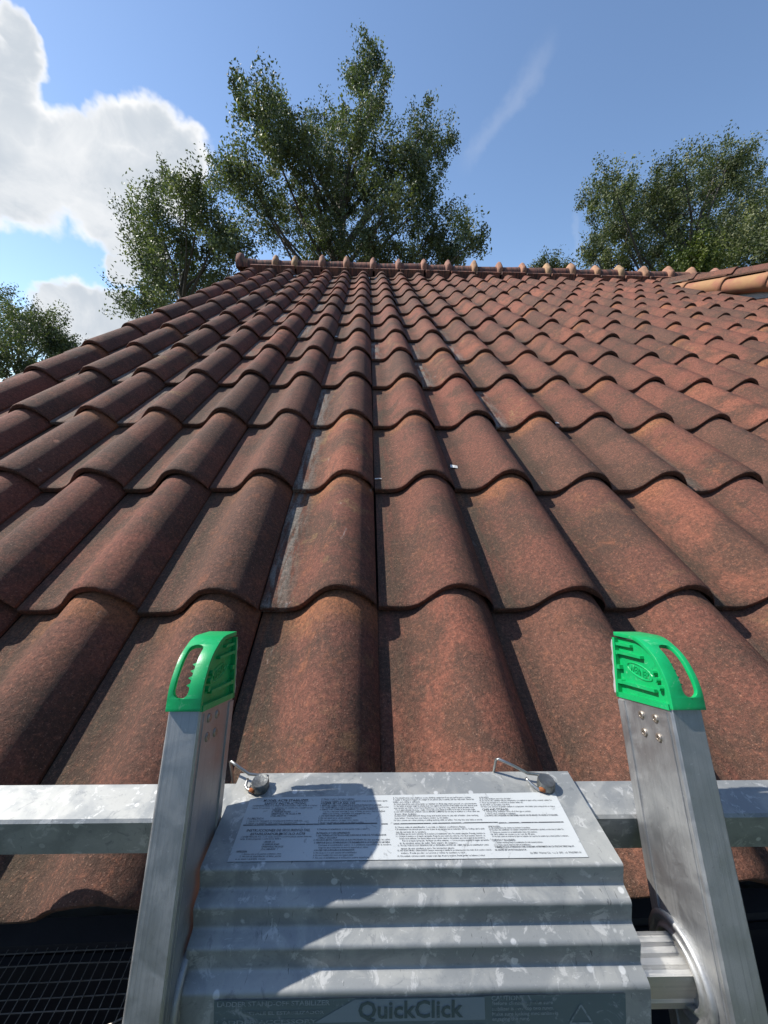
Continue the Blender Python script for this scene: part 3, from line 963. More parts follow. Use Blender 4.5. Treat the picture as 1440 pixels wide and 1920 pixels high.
# pull pins with bent wire clips
for (px_, py_, lean) in ((-.1564, .0575, 0), (.1176, .0560, 1)):
    pz = .0052
    pb = MB()
    pb.tube([(px_, py_, -.048), (px_, py_, pz)], .0042, 12)
    V = []; F = []; seg = 20
    rings = [(.0076, pz - .001), (.0082, pz + .001), (.0082, pz + .0072), (.0074, pz + .0086), (.0040, pz + .0080), (.0001, pz + .0078)]
    for (rr, zz) in rings:
        for s in range(seg):
            t = 2 * math.pi * s / seg
            V.append((px_ + math.cos(t) * rr, py_ + math.sin(t) * rr, zz))
    for q in range(len(rings) - 1):
        for s in range(seg): F.append((q * seg + s, q * seg + (s + 1) % seg, (q + 1) * seg + (s + 1) % seg, (q + 1) * seg + s))
    pb.add(V, F)
    pin = pb.obj('pin', M_PIN, stab, STM, sharp=50)
    cw = MB()
    path = [(-.0050, -.0058, .0040), (-.0110, -.0040, .0030), (-.0136, -.0010, .0036), (-.0138, .0055, .0048)]
    if lean: path = [(-.0040, -.0066, .0040), (-.0090, -.0050, .0030), (-.0135, .0000, .0036), (-.0175, .0060, .0048)]
    P2 = [Vector((px_, py_, pz)) + Vector(v) for v in path]
    P3 = []
    for a, b_ in zip(P2, P2[1:]): P3 += [a.lerp(b_, t / 3) for t in range(3)]
    P3.append(P2[-1])
    cw.tube(P3, .00135, 8)
    path = [(.0060, .0066, .0062), (-.0020, .0078, .0066), (-.0130, .0082, .0076), (-.0240, .0116, .0125), (-.0315, .0142, .0162), (-.0335, .0158, .0140), (-.0345, .0205, -.012), (-.0345, .021, -.050)]
    if lean: path = [(.0060, .0066, .0062), (-.0020, .0078, .0066), (-.0150, .0086, .0076), (-.0280, .0126, .0125), (-.0420, .0160, .0172), (-.0440, .0175, .0150), (-.0450, .0205, -.012), (-.0450, .021, -.050)]
    cw.tube([Vector((px_, py_, pz)) + Vector(v) for v in path], .00135, 8)
    cw.obj('wire_clip', M_CLIP, pin, STM, smooth=True)
    rs = MB()
    rs.tube([Vector((px_, py_, pz)) + Vector(v) for v in ((-.0035, -.0066, .0040), (-.0062, -.0056, .0040), (-.0086, -.0048, .0034))], [.0022, .0021, .0016], 8)
    rs.obj('rust', M_RUST, pin, STM, smooth=True)

# stickers and their print
SLP = (.004 - .009) / (.0751 + .0147)
ztop = lambda y, off: .009 + (y + .0147) * SLP + off


def grid_sheet(name, quad, zf, mat, parent, nx=14, ny=6, round_=0):
    V = []; F = []
    for j in range(ny + 1):
        for i in range(nx + 1):
            a, b_ = i / nx, j / ny
            p = Vector(quad[0]).lerp(Vector(quad[1]), a).lerp(Vector(quad[3]).lerp(Vector(quad[2]), a), b_)
            V.append(zf(p[0], p[1]))
    for j in range(ny):
        for i in range(nx): F.append((j * (nx + 1) + i, j * (nx + 1) + i + 1, (j + 1) * (nx + 1) + i + 1, (j + 1) * (nx + 1) + i))
    b = MB(); b.add(V, F)
    return b.obj(name, mat, parent, STM)


stk = grid_sheet('instruction_sticker', [(-.1622, -.0098), (.1235, -.0092), (.1235, .0505), (-.1622, .0468)], lambda x, y: (x, y, ztop(y, .0006)), M_STICK, plate)
UPPER = [('MODEL AC78 STABILIZER', -0.1491, 0.0424, -0.1081, 0.0024), ('SAFETY INSTRUCTIONS', -0.1476, 0.0393, -0.1097, 0.0024), ('WARNING: Failure to follow all instructions may result in serious', -0.1581, 0.0376, -0.0995, 0.0015), ('injury. If you have any questions or comments, contact us at:', -0.1571, 0.0354, -0.1034, 0.0015), ('WERNER CO.', -0.139, 0.0333, -0.1274, 0.0016), ('93 WERNER ROAD', -0.1391, 0.0314, -0.1222, 0.0016), ('GREENVILLE, PA 16125-9499', -0.1391, 0.0295, -0.1129, 0.0016), ('(724) 588-8600', -0.1388, 0.0275, -0.1253, 0.0016), ('INSPECTION', -0.1582, 0.025, -0.1443, 0.0019), ('1. Inspect for damaged or missing parts before each use.', -0.1583, 0.0231, -0.1099, 0.0014), ('2. Never use stabilizer with missing or damaged parts.', -0.1581, 0.0211, -0.1138, 0.0014), ('INSTRUCCIONES DE SEGURIDAD DEL', -0.1553, 0.0142, -0.1017, 0.0022), ('ESTABILIZADOR MODELO AC78', -0.1511, 0.0111, -0.1056, 0.0021), ('ADVERTENCIA: No seguir todas las instrucciones puede causar lesiones', -0.1582, 0.0091, -0.1, 0.0014), ('serias. Si tiene preguntas o comentarios, llame a:', -0.1583, 0.0073, -0.1247, 0.0014), ('WERNER CO.', -0.1386, 0.0047, -0.1289, 0.0015), ('93 WERNER ROAD', -0.1388, 0.0027, -0.125, 0.0014), ('GREENVILLE, PA 16125', -0.1389, 0.0008, -0.1214, 0.0014), ('(724) 588-8600', -0.139, -0.0012, -0.1274, 0.0014), ('INSPECCION', -0.158, -0.003, -0.1494, 0.0016), ('1. Inspeccione si hay partes o faltantes antes', -0.1527, -0.0048, -0.1217, 0.0013), ('2. No use el estabilizador si faltan partes', -0.1539, -0.0066, -0.1212, 0.0013), ('o si tiene partes rotas.', -0.1565, -0.0086, -0.1328, 0.0013), ('3. Never repair a damaged stabilizer.', -0.0965, 0.0439, -0.0655, 0.0016), ('4. Destroy stabilizer if exposed to excessive heat or any corrosive agent.', -0.0966, 0.0418, -0.0355, 0.0016), ('PROPER SET-UP AND USE', -0.0963, 0.0393, -0.0653, 0.0022), ('1. READ ALL LABELS ON STABILIZER & INSTRUCTIONS WITH LADDER.', -0.0966, 0.0374, -0.041, 0.0015), ('2. DANGER! METAL CONDUCTS ELECTRICITY! Do not let any part touch wires.', -0.0964, 0.0355, -0.0346, 0.0015), ('3. CHECK THAT STABILIZER IS ASSEMBLED TO LADDER CORRECTLY.', -0.0965, 0.0335, -0.0442, 0.0015), ('You must stabilizer over top 2 rungs of ladder to ensure that it is locked.', -0.0934, 0.0314, -0.0379, 0.0015), ('Make sure locking mechanism has engaged the rung.', -0.0933, 0.0294, -0.0505, 0.0015), ('4. DO NOT DROP LADDER OR STABILIZER.', -0.0964, 0.0272, -0.0625, 0.0016), ('5. Do not stand on or above stabilizer.', -0.0965, 0.0251, -0.0671, 0.0016), ('6. Do not use stabilizer as support for planks.', -0.0963, 0.0231, -0.0613, 0.0015), ('7. Do not use stabilizer or ladder on any slippery surface.', -0.0962, 0.0211, -0.0566, 0.0015), ('4. Destruya el estabilizador si tiene partes rotas o calor', -0.0961, 0.0151, -0.0539, 0.0014), ('INSTALACION Y USO APROPIADOS', -0.0961, 0.0115, -0.0682, 0.0018), ('1. LEA TODAS LAS INSTRUCCIONES INDICADAS SOBRE EL ESTABILIZADOR', -0.096, 0.0097, -0.0374, 0.0014), ('CON LA ESCALERA', -0.0945, 0.0077, -0.0783, 0.0014), ('2. PELIGRO! METAL CONDUCE LA ELECTRICIDAD! No deje que toque los cables', -0.0976, 0.0058, -0.0345, 0.0014), ('3. VERIFIQUE QUE EL ESTABILIZADOR ESTE ENSAMBLADO A LA ESCALERA DE MANERA', -0.0968, 0.0036, -0.0346, 0.0014), ('Coloque el estabilizador sobre los 2 peldanos superiores de la escalera', -0.0931, 0.0017, -0.0337, 0.0013), ('Asegurese que el mecanismo de cierre ha enganchado el peldano', -0.0928, -0.0003, -0.0525, 0.0013), ('4. NO DEJE CAER LA ESCALERA O EL ESTABILIZADOR', -0.0961, -0.0024, -0.0634, 0.0013), ('5. No se pare en o por encima del estabilizador', -0.0961, -0.0044, -0.0614, 0.0013), ('6. No use el estabilizador como soporte para tablas', -0.0959, -0.0063, -0.0641, 0.0013), ('7. No use el estabilizador o la escalera sobre superficies', -0.096, -0.0083, -0.0514, 0.0013), ('8. You should never use a stabilizer on any climbing equipment if you are not in good condition.', -0.0302, 0.0446, 0.0425, 0.0016), ('9. Ladder is designed to support the weight of one person plus materials, 250 Lbs. maximum. Check the', -0.0303, 0.0426, 0.0447, 0.0016), ('ladder duty rating is sufficient.', -0.0304, 0.0404, -0.0058, 0.0016), ('10. Check that all four ends of the ladder and stabilizer are firmly supported to prevent excessive movement.', -0.0298, 0.0382, 0.0461, 0.0016), ('11. Set ladder at proper angle by placing your toes against the bottom of the ladder side rails. Extend your', -0.0299, 0.0363, 0.0463, 0.0016), ('arms straight out. Palms of your hands should touch the top of the rung, which is about shoulder level.', -0.03, 0.0343, 0.0426, 0.0015), ('This is approximately the proper angle. Check with other labels on ladder to be sure to be proper angle.', -0.0288, 0.0324, 0.0434, 0.0015), ('12. DO NOT OVERLOAD. LADDER. LOCKS BEFORE CLIMBING! Do not step on stabilizer to or from other side', -0.0301, 0.0305, 0.0467, 0.0015), ('from this ladder.', -0.0296, 0.0284, -0.0096, 0.0015), ('13. DO NOT OVER-REACH! Always keep belt buckle between side rails of ladder when working', -0.0297, 0.0266, 0.0444, 0.0015), ('from ladder. You may lose your balance and/or tip the ladder.', -0.0298, 0.0246, 0.0178, 0.0014), ('14. Use extreme care when pushing or pulling anything while on ladder. You may lose your balance and tip', -0.0305, 0.0226, 0.047, 0.0014), ('or the ladder.', 0.05, 0.0446, 0.0592, 0.0016), ('15. In windy conditions never raise the ladder.', 0.0502, 0.043, 0.0797, 0.0016), ('16. Do not use this stabilizer with any components not supplied or approved by a manual. Ladder Co.', 0.0497, 0.0411, 0.117, 0.0016), ('17. Never use outriggers or as stabilizer on another ladder use.', 0.0491, 0.039, 0.0893, 0.0016), ('18. DO NOT use on ladders over 40 ft.', 0.0492, 0.0368, 0.0763, 0.0016), ('19. Not to be used on stepladder ladders in conjunction with ladder jacks using planks or stages', 0.0493, 0.0349, 0.1167, 0.0015), ('CARE AND STORAGE:', 0.0497, 0.0318, 0.0735, 0.0021), ('1. Always keep stabilizer clean of all foreign materials.', 0.0512, 0.0301, 0.093, 0.0015), ('2. Never store material on stabilizer.', 0.0512, 0.0281, 0.0789, 0.0015), ('3. ALWAYS USE STABILIZER AS DESCRIBED ABOVE. NEVER MISUSE OR ABUSE A STABILIZER.', 0.0501, 0.0262, 0.1158, 0.0015), ('8. Nunca suba al estabilizador si no esta en buenas condiciones fisicas.', -0.0296, 0.0162, 0.0308, 0.0015), ('9. El estabilizador esta disenado para soportar el peso de una persona mas los materiales. 250 Lbs. Verifique que la escala', -0.0297, 0.0143, 0.0466, 0.0015), ('sea de servicio de la escalera.', -0.0292, 0.012, -0.0036, 0.0015), ('10. Verifique que los cuatro extremos de la escalera y el estabilizador esten firmemente apoyados. Prevenga movimiento', -0.0293, 0.0103, 0.046, 0.0015), ('11. Coloque la escalera en el angulo apropiado. Ponga los pies contra los rieles laterales de la escalera. Extienda los', -0.0294, 0.0084, 0.0455, 0.0014), ('brazos hacia adelante. Sus manos deben tocar la parte superior del peldano que esta a nivel de los hombros.', -0.0265, 0.0065, 0.045, 0.0014), ('Este es el angulo apropiado. Verifique con otras etiquetas en la escalera para asegurar el angulo apropiado', -0.0243, 0.0046, 0.0474, 0.0014), ('de la escalera antes de subir. Este seguro de asegurar.', -0.0267, 0.0026, 0.0213, 0.0014), ('12. TRABE TODOS LOS SEGUROS DE LA ESCALERA ANTES DE SUBIR! No use el estabilizador como', -0.0286, 0.0007, 0.0462, 0.0014), ('apoyo de una escalera a otra. Sin excepcion alguna', -0.0259, -0.0016, 0.0175, 0.0013), ('13. NO SE EXTIENDA DEMASIADO! Siempre mantenga la hebilla de su cinturon entre los rieles de la escalera cuando', -0.0288, -0.0033, 0.0473, 0.0013), ('trabaje. Puede perder su balance y volcar la escalera o caer.', -0.0261, -0.0053, 0.0258, 0.0013), ('14. Use cuidado extremo cuando empuje o jale algo desde la escalera. Puede perder su balance y volcar', -0.029, -0.0076, 0.041, 0.0013), ('volcar la escalera.', 0.0504, 0.0164, 0.0607, 0.0015), ('15. En condiciones de viento no levante la escalera.', 0.0506, 0.0149, 0.0863, 0.0015), ('16. No utilice este estabilizador con cualquier componente no suministrado o aprobado en este manual. Ladder Co.', 0.0507, 0.0132, 0.1145, 0.0015), ('17. Nunca use extensiones ni estabilizador sobre otra escalera.', 0.0507, 0.0111, 0.0907, 0.0015), ('18. NO utilice en escaleras de mas de 40 pies.', 0.0507, 0.0093, 0.0882, 0.0014), ('19. No debe usarse en escaleras de tijera en conjunto con soportes de escalera que utilicen planchas o andamios.', 0.0514, 0.0075, 0.1159, 0.0014), ('CUIDADO Y GUARDADO:', 0.0504, 0.0041, 0.0697, 0.0019), ('1. Siempre mantenga limpio el estabilizador de todo material extrano.', 0.0522, 0.0024, 0.0918, 0.0014), ('2. Nunca guarde material sobre el estabilizador.', 0.0528, 0.0005, 0.0811, 0.0014), ('3. SIEMPRE UTILICE EL ESTABILIZADOR COMO SE DESCRIBIO ANTERIORMENTE. NUNCA UTILICE INCORRECTAMENTE', 0.051, -0.0013, 0.1161, 0.0014), ('NI ABUSE DE UN ESTABILIZADOR.', 0.0504, -0.0036, 0.0761, 0.0013), ('(c) 2001 Werner Co.  Rev B  5/01  r.6  P/N57891-01', 0.078, -0.0063, 0.1194, 0.0015)]
V = []; F = []
for (s, x0, yb, x1, h) in UPPER:
    big_ = h > .0068
    tm = text_mesh(s, min(h * .95, .0078), x1 - x0, .25 if (s.isupper() and big_) else 0.0, 0, .012 if s.isupper() else 0.004, True)
    o_ = len(V)
    for v in tm.vertices:
        y = yb + v.co.y
        V.append((x0 + v.co.x, y, ztop(y, .0009)))
    F += [tuple(i + o_ for i in p.vertices) for p in tm.polygons]
    bpy.data.meshes.remove(tm)
# rule across the middle
for (xa, xb) in ((-.1600, -.045), (-.0415, -.036), (-.031, .060), (.0605, .1175)):
    o_ = len(V)
    for (x, y) in ((xa, .0196), (xb, .0196 + (xb - xa) * .006), (xb, .0203 + (xb - xa) * .006), (xa, .0203)): V.append((x, y, ztop(y, .0009)))
    F.append((o_, o_ + 1, o_ + 2, o_ + 3))
tag(put(bpy.data.objects.new('print', mesh('print', V, F, M_INK)), stk, STM), kind='stuff')

LN = Vector((LOWD[1], -LOWD[0]))
if LN[0] > 0: LN = -LN


def lowpt(x, s, off):
    p = LOWP + LOWD * s + LN * off
    return (x, p[0], p[1])


stk2 = grid_sheet('faded_sticker', [(-.157, .0036), (.1300, .0036), (.1300, .062), (-.157, .062)], lambda x, s: lowpt(x, s, .0006), M_STICK2, plate)
pn = MB()
pn.add([lowpt(-.0880, .0190, .0009), lowpt(-.0600, .0042, .0009), lowpt(.0302, .0042, .0009), lowpt(.0307, .0190, .0009)], [(0, 1, 2, 3)])
pn.obj('panel', M_PANEL2, stk2, STM)
LOWER = [('LADDER STAND-OFF STABILIZER', -0.1547, 0.0059, -0.0773, 0.0033), ('INSTALE EL ESTABILIZADOR', -0.1377, 0.0115, -0.0813, 0.0022), ('LADDER ACCESSORY', -0.155, 0.0175, -0.086, 0.0027), ('CAUTION', 0.035, 0.0049, 0.0554, 0.0032), ('Before climbing, make sure', 0.0356, 0.0079, 0.0783, 0.0025), ('stabilizer is over top two rungs.', 0.0355, 0.0115, 0.0788, 0.0025), ('Make sure locking mechanism is', 0.0355, 0.0149, 0.0818, 0.0025), ('engaging the rung.', 0.0355, 0.0182, 0.0619, 0.0025), ('LE STABILIZER', -0.0176, 0.023, 0.0319, 0.0027), ('QuickClick', -0.0577, 0.0149, 0.0152, 0.0115)]


def low_text(items, mat, name, off):
    V = []; F = []
    for (s, x0, sb, x1, h) in items:
        tm = text_mesh(s, h, x1 - x0, 0, 0, .02, True)
        o_ = len(V)
        for v in tm.vertices: V.append(lowpt(x0 + v.co.x, sb + .0015 - v.co.y, off))
        F += [tuple(i + o_ for i in p.vertices) for p in tm.polygons]
        bpy.data.meshes.remove(tm)
    return V, F


V, F = low_text([q for q in LOWER if q[0] != 'QuickClick'], M_INK2, 'print', .0010)
# small warning triangle emblem
for (a, b_) in (((.090, .0225), (.098, .0105)), ((.098, .0105), (.106, .0225)), ((.106, .0225), (.090, .0225))):
    o_ = len(V); d_ = (Vector(b_) - Vector(a)).normalized(); nn_ = Vector((-d_[1], d_[0])) * .0006
    for q in (Vector(a) + nn_, Vector(b_) + nn_, Vector(b_) - nn_, Vector(a) - nn_): V.append(lowpt(q[0], q[1], .0010))
    F.append((o_, o_ + 1, o_ + 2, o_ + 3))
tag(put(bpy.data.objects.new('print', mesh('print', V, F, M_INK2)), stk2, STM), kind='stuff')
V, F = low_text([q for q in LOWER if q[0] == 'QuickClick'], M_INK3, 'product_print', .0013)
put(bpy.data.objects.new('print', mesh('print', V, F, M_INK3)), stk2, STM)

# ------------------------------------------------------------------ small litter lying on the tiles
def litter(name, u, v, a, b_, rot, label, cat_, n=.0):
    kk = math.floor(v / E_)
    jj = math.floor(u / W_)
    m = tile_matrix(kk, jj, random.Random(kk * 101 + jj * 7 + 3))
    mm = m @ Matrix.Translation((u - jj * W_, v - kk * E_, TT + .0030 + n)) @ Matrix.Rotation(rot, 4, 'Z') @ Matrix.Rotation(.12, 4, 'Y')
    q = MB()
    V = [(-a, -b_, 0), (-.1 * a, -b_ * 1.15, .0012), (a, -b_ * .8, 0), (a * .9, b_, .001), (.2 * a, b_ * .9, .002), (-a * .95, b_ * 1.1, .0008)]
    V += [(x, y, z - .0012) for x, y, z in V]
    q.add(V, [tuple(range(6)), tuple(range(11, 5, -1))] + [(i, i + 6, (i + 1) % 6 + 6, (i + 1) % 6) for i in range(6)])
    o = q.obj(name, M_FLAKE, None, mm)
    return tag(o, label, cat_)
litter('paint_flake', 1 * W_ + .018, 2.30 * E_, .011, .007, -.1, 'white paint flake lying in the mossy tile channel', 'flake')
litter('paint_flake', 3 * W_ + .012, 3.08 * E_, .009, .004, .2, 'small white flake caught behind a tile edge beside brown tiles', 'flake')
litter('twig', 0 * W_ + .010, 2.12 * E_, .010, .0016, .25, 'pale splinter of twig lying across the centre tile channel', 'twig')
litter('pebble', -1 * W_ + .012, 6.07 * E_, .007, .007, .5, 'tiny white pebble at the foot of a tile channel', 'pebble')

# ------------------------------------------------------------------ trees
TREES = {'T1': ((-0.86, 13.0), [(0.83, 1.34, 14.71, 0.65), (0.72, 1.35, 14.16, 0.83), (0.91, 0.07, 12.71, 0.83), (0.58, -0.94, 11.51, 0.75), (-1.92, -1.96, 11.36, 0.61), (-2.0, -0.51, 11.95, 0.88), (-1.42, -0.4, 11.79, 0.88), (-1.48, -2.0, 10.3, 0.87), (-0.7, -1.99, 10.28, 0.86), (-0.52, 2.2, 13.36, 0.94), (0.01, 0.67, 11.7, 1.2), (-0.5, -1.17, 10.03, 1.08), (0.56, -0.29, 10.75, 1.04), (0.1, 2.09, 11.09, 1.43), (2.7, 1.75, 13.27, 0.97), (3.05, 1.51, 12.61, 0.78), (1.94, -0.47, 11.16, 0.93), (1.67, -0.03, 10.72, 1.12), (2.63, 0.78, 11.34, 0.79), (1.19, -1.93, 9.01, 0.99), (2.33, 0.24, 10.25, 0.92), (2.74, -1.01, 9.17, 0.7), (4.04, 1.67, 10.27, 0.77), (3.71, -1.92, 8.53, 0.38), (2.86, 0.79, 9.45, 1.0), (1.77, 1.63, 9.82, 1.05), (-0.2, -1.2, 8.73, 0.89), (-1.54, 1.74, 10.22, 0.94), (-1.94, 1.64, 11.12, 0.92), (-2.26, -2.12, 9.8, 0.6), (-3.62, 0.91, 11.28, 0.81), (-1.94, -2.19, 9.31, 0.62), (-2.06, 0.01, 9.64, 0.68), (-0.85, -0.28, 8.54, 0.76), (0.85, -1.31, 8.32, 0.78), (3.36, -0.77, 8.6, 0.67), (0.21, 1.35, 8.71, 1.26), (1.95, -0.81, 7.98, 1.08)]), 'T2': ((-5.13, 11.5), [(0.93, -1.54, 8.97, 0.37), (-0.25, 0.87, 9.73, 0.77), (-0.4, -0.23, 8.87, 0.67), (-1.48, 1.32, 9.15, 0.68), (1.11, -1.16, 8.69, 0.64), (1.46, -0.79, 8.48, 0.71), (-1.08, 1.32, 8.95, 1.0), (0.25, 0.03, 8.57, 0.96), (0.92, 0.03, 8.13, 0.86), (-0.22, -1.16, 7.33, 0.71), (0.04, -2.14, 6.54, 0.52), (-0.96, 1.91, 8.23, 1.1), (2.13, -1.82, 7.59, 0.51), (-2.26, 1.52, 7.15, 0.42), (-0.33, -0.58, 6.72, 0.78), (-0.17, 1.98, 8.12, 1.04), (1.74, -0.44, 7.46, 0.76)]), 'T3': ((-11.86, 14.0), [(-1.69, 1.92, 7.76, 0.93), (0.03, 0.25, 6.91, 0.92), (0.68, -1.14, 6.11, 1.06), (0.27, 1.06, 7.03, 0.74), (0.93, 0.77, 6.62, 0.66), (0.27, 0.81, 6.35, 0.93), (0.41, -0.16, 5.65, 1.11), (0.53, -1.22, 5.32, 1.17), (1.21, 0.62, 6.15, 0.5)]), 'T4': ((11.95, 15.0), [(-4.27, -1.73, 11.12, 0.75), (-3.46, 0.85, 12.06, 0.71), (-2.17, 0.6, 11.93, 1.21), (-3.48, -0.54, 10.91, 1.0), (-2.83, 1.31, 10.9, 0.77), (-4.52, -1.35, 9.39, 0.41), (-3.06, -0.48, 10.21, 0.9), (-0.61, 1.31, 12.62, 1.25), (-1.08, -0.53, 12.04, 1.04), (1.17, 0.94, 13.31, 0.99), (1.18, 0.5, 13.22, 0.8), (1.81, 1.94, 13.03, 1.62), (3.29, 2.16, 13.49, 0.88), (-0.29, 0.98, 11.47, 1.57), (1.47, 1.36, 11.52, 1.72), (0.18, -1.53, 10.39, 1.0), (-1.25, 0.94, 11.51, 1.25), (1.13, 1.53, 10.53, 1.63), (1.07, -0.43, 9.83, 1.34), (-1.36, 0.23, 10.21, 0.81), (0.8, -0.09, 9.25, 1.67)]), 'T5': ((14.44, 13.0), [(0.01, 2.02, 11.87, 0.79), (-2.67, -0.8, 9.84, 0.64), (-2.33, -0.43, 9.52, 0.75), (-3.52, -2.2, 8.9, 1.11), (-1.88, -0.35, 9.05, 1.14), (-0.2, 0.58, 10.89, 1.71), (1.88, 1.91, 10.42, 2.2)]), 'B1': ((7.27, 16.0), [(-0.06, 0.42, 10.11, 0.37), (-0.68, -0.17, 9.76, 0.25), (0.59, 0.49, 10.02, 0.26)]), 'B2': ((9.85, 16.0), [(-0.47, -0.31, 9.96, 0.42), (-0.5, 0.32, 10.02, 0.33), (-0.0, -0.34, 9.82, 0.27)]), 'B3': ((10.34, 12.5), [(-0.64, -0.09, 8.77, 0.5), (-0.5, -0.43, 8.74, 0.49), (-0.7, 0.36, 8.79, 0.32), (0.5, 0.33, 8.85, 0.58), (-0.55, -0.36, 8.41, 0.58)])}


def fast_mesh(name, co, nq, tint, mat):
    me = bpy.data.meshes.new(name)
    me.vertices.add(len(co)); me.vertices.foreach_set('co', co.astype(np.float32).ravel())
    me.loops.add(nq * 4); me.loops.foreach_set('vertex_index', np.arange(nq * 4, dtype=np.int32))
    me.polygons.add(nq)
    me.polygons.foreach_set('loop_start', np.arange(0, nq * 4, 4, dtype=np.int32))
    try: me.polygons.foreach_set('loop_total', np.full(nq, 4, dtype=np.int32))
    except Exception: pass
    at = me.attributes.new('tint', 'FLOAT', 'POINT'); at.data.foreach_set('value', np.repeat(tint, 4).astype(np.float32))
    me.update(calc_edges=True); me.validate()
    me.materials.append(mat)
    return me


def unit(n):
    v = rng.normal(size=(n, 3)); return v / np.linalg.norm(v, axis=1)[:, None]


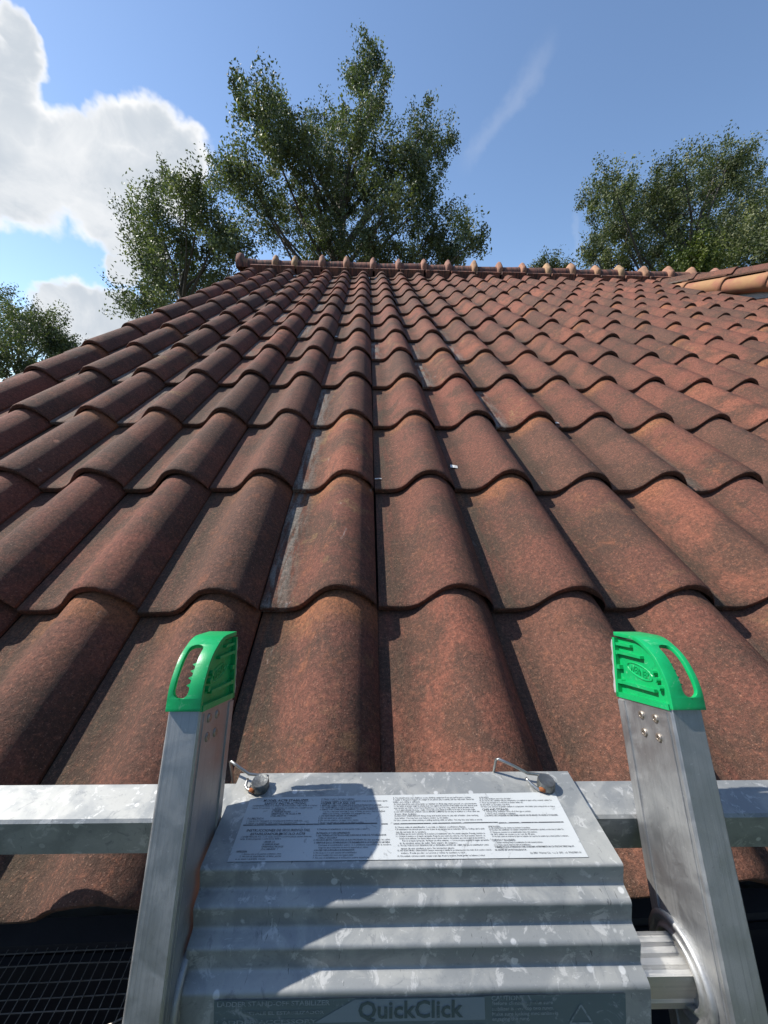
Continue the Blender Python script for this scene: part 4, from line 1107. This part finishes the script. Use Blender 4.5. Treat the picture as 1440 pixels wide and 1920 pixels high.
def tree(name, key, label, cat_, group, leaf=.12, dens=1.0, mat=None, fork=.5):
    (bx, by), blobs = TREES[key]
    root = empty(name, (bx, by, 0), label, cat_, group)
    base = Matrix.Translation((bx, by, 0))
    zt = max(b[2] for b in blobs); zb = min(b[2] for b in blobs)
    fz = min(zb * .75, zt * fork)
    t = MB()
    R0 = max(.035 * zt * .75, .05)
    tw = [(0, 0, 0), (.05, .03, fz * .4), (-.04, .05, fz * .75), (0, 0, fz)]
    t.tube([(0, 0, -.1)] + tw[1:] + [(.05, .02, fz + (zt - fz) * .3), (0, 0, fz + (zt - fz) * .52)], [R0 * 1.3, R0, R0 * .85, R0 * .6, R0 * .3, R0 * .06], 10)
    rl = random.Random(len(blobs))
    for (x, y, z, r) in blobs:
        p3 = Vector((x, y, z)); p0 = Vector((0, 0, max(fz * rl.uniform(.75, 1.0), min(z - 1.1 * math.hypot(x, y), fz + (zt - fz) * .45))))
        mid = p0.lerp(p3, .5) + Vector((rl.uniform(-.3, .3), rl.uniform(-.3, .3), rl.uniform(-.1, .5))) * (.2 * (p3 - p0).length) * .5
        q1 = p0.lerp(mid, .55) + Vector((rl.uniform(-.1, .1), rl.uniform(-.1, .1), .1)) * .5
        tip = p3 + Vector((rl.uniform(-.3, .3), rl.uniform(-.3, .3), .55)) * r
        k = R0 * .20 * min(1, r / 1.0 + .25)
        t.tube([p0, q1, mid, mid.lerp(p3, .5), p3, tip], [k, k * .82, k * .6, k * .42, k * .28, k * .06], 6, False)
        # side twigs
        for _ in range(5):
            a = p0.lerp(p3, rl.uniform(.6, 1.0)); dv = Vector((rl.gauss(0, 1), rl.gauss(0, 1), rl.gauss(.2, .7))).normalized() * r * rl.uniform(.6, 1.0)
            t.tube([a, a + dv * .5 + Vector((0, 0, .04)), a + dv], [k * .22, k * .13, k * .03], 4, False)
    t.obj('trunk', M_BARK, root, base, smooth=True)
    cs = []; tn = []
    for (x, y, z, r) in blobs:
        r = r * .90
        ncl = int(25 * dens * max(r, .3) ** 1.8) + 5
        d = unit(ncl); rad_ = r * (rng.random(ncl) ** .42)
        cc = d * rad_[:, None] * np.array([1.02, 1.1, .98]) + np.array([x, y, z])
        # wispy sprigs reaching out of the clump
        out = rng.random(ncl) < .2
        cc[out] += d[out] * r * rng.uniform(.0, .12, (out.sum(), 1)) + np.array([0, 0, .08])
        nl = 120
        for q in range(ncl):
            ax = d[q] * .6 + np.array([0, 0, .5]) + rng.normal(0, .45, 3); ax /= np.linalg.norm(ax)
            s = rng.uniform(.6, 1.25) * .29
            tt = np.clip(rng.normal(0, .55, nl), -.9, .9)
            pp = cc[q] + ax[None, :] * tt[:, None] * s * 1.3 + np.clip(rng.normal(0, .36, (nl, 3)), -.62, .62) * s
            cs.append(pp)
            tn.append(np.clip(rng.normal(.45 + .22 * rng.normal(), .18, nl), 0, 1))
    P = np.concatenate(cs); T_ = np.concatenate(tn)
    n = len(P)
    a = unit(n); a[:, 2] -= .15; a /= np.linalg.norm(a, axis=1)[:, None]
    b = np.cross(a, unit(n)); b /= np.linalg.norm(b, axis=1)[:, None] + 1e-9
    l = leaf * rng.uniform(.6, 1.2, n)[:, None]; w_ = l * .27
    nrm = np.cross(a, b) * l * .12
    co = np.stack([P - a * l * .5, P + b * w_ + nrm, P + a * l * .5, P - b * w_ + nrm], 1).reshape(-1, 3)
    me = fast_mesh('crown', co, n, T_, mat or M_LEAF)
    put(bpy.data.objects.new('crown', me), root, base)
    return n


tot = 0
tot += tree('oak_tree', 'T1', 'tall open oak with a pointed leader rising behind the ridge', 'tree', None, .088)
tot += tree('oak_tree', 'T2', 'shorter rounded oak growing beside the tall pointed oak, past the gable end', 'tree', None, .084)
tot += tree('oak_tree', 'T3', 'low dark tree beside the lower end of the roof edge', 'tree', None, .088)
tot += tree('oak_tree', 'T4', 'broad spreading oak behind the junction of ridge and upper wing', 'tree', None, .088)
tot += tree('oak_tree', 'T5', 'tree crown just behind the upper wing, next to the spreading oak', 'tree', None, .084)
tot += tree('sapling', 'B1', 'small tree top barely showing over the middle of the ridge', 'tree', None, .085, 1.4)
tot += tree('sapling', 'B2', 'small tree top peeping over the ridge under the spreading oak', 'tree', None, .085, 1.4)
tot += tree('shrub', 'B3', 'yellow green shrub top against the spreading oak', 'shrub', None, .085, 1.4, M_LEAF2)
# unseen tree belt behind the camera, added to block skylight and darken metal reflections
cs = []
for _ in range(620):
    a = rng.uniform(rad(150), rad(384)); d = rng.uniform(8.5, 15)
    z = rng.uniform(.5, 15.5) * (0.75 + .25 * math.sin(a * 5))
    c0 = np.array([math.cos(a) * d, math.sin(a) * d - 1.0, z])
    if math.cos(a) < -.3: c0[2] *= .5
    cs.append(c0 + rng.normal(0, .75, (34, 3)))
P = np.concatenate(cs); n = len(P)
a = unit(n); b = np.cross(a, unit(n)); b /= np.linalg.norm(b, axis=1)[:, None]
l = rng.uniform(.3, .6, n)[:, None]
co = np.stack([P - a * l * .5, P + b * l * .32, P + a * l * .5, P - b * l * .32], 1).reshape(-1, 3)
wd_ = put(bpy.data.objects.new('woodland', fast_mesh('woodland', co, n, np.clip(rng.normal(.4, .2, n), 0, 1), M_LEAF)))
tag(wd_, 'unseen belt of trees added behind the ladder to block skylight', 'woodland', kind='stuff')
print('leaves', tot)
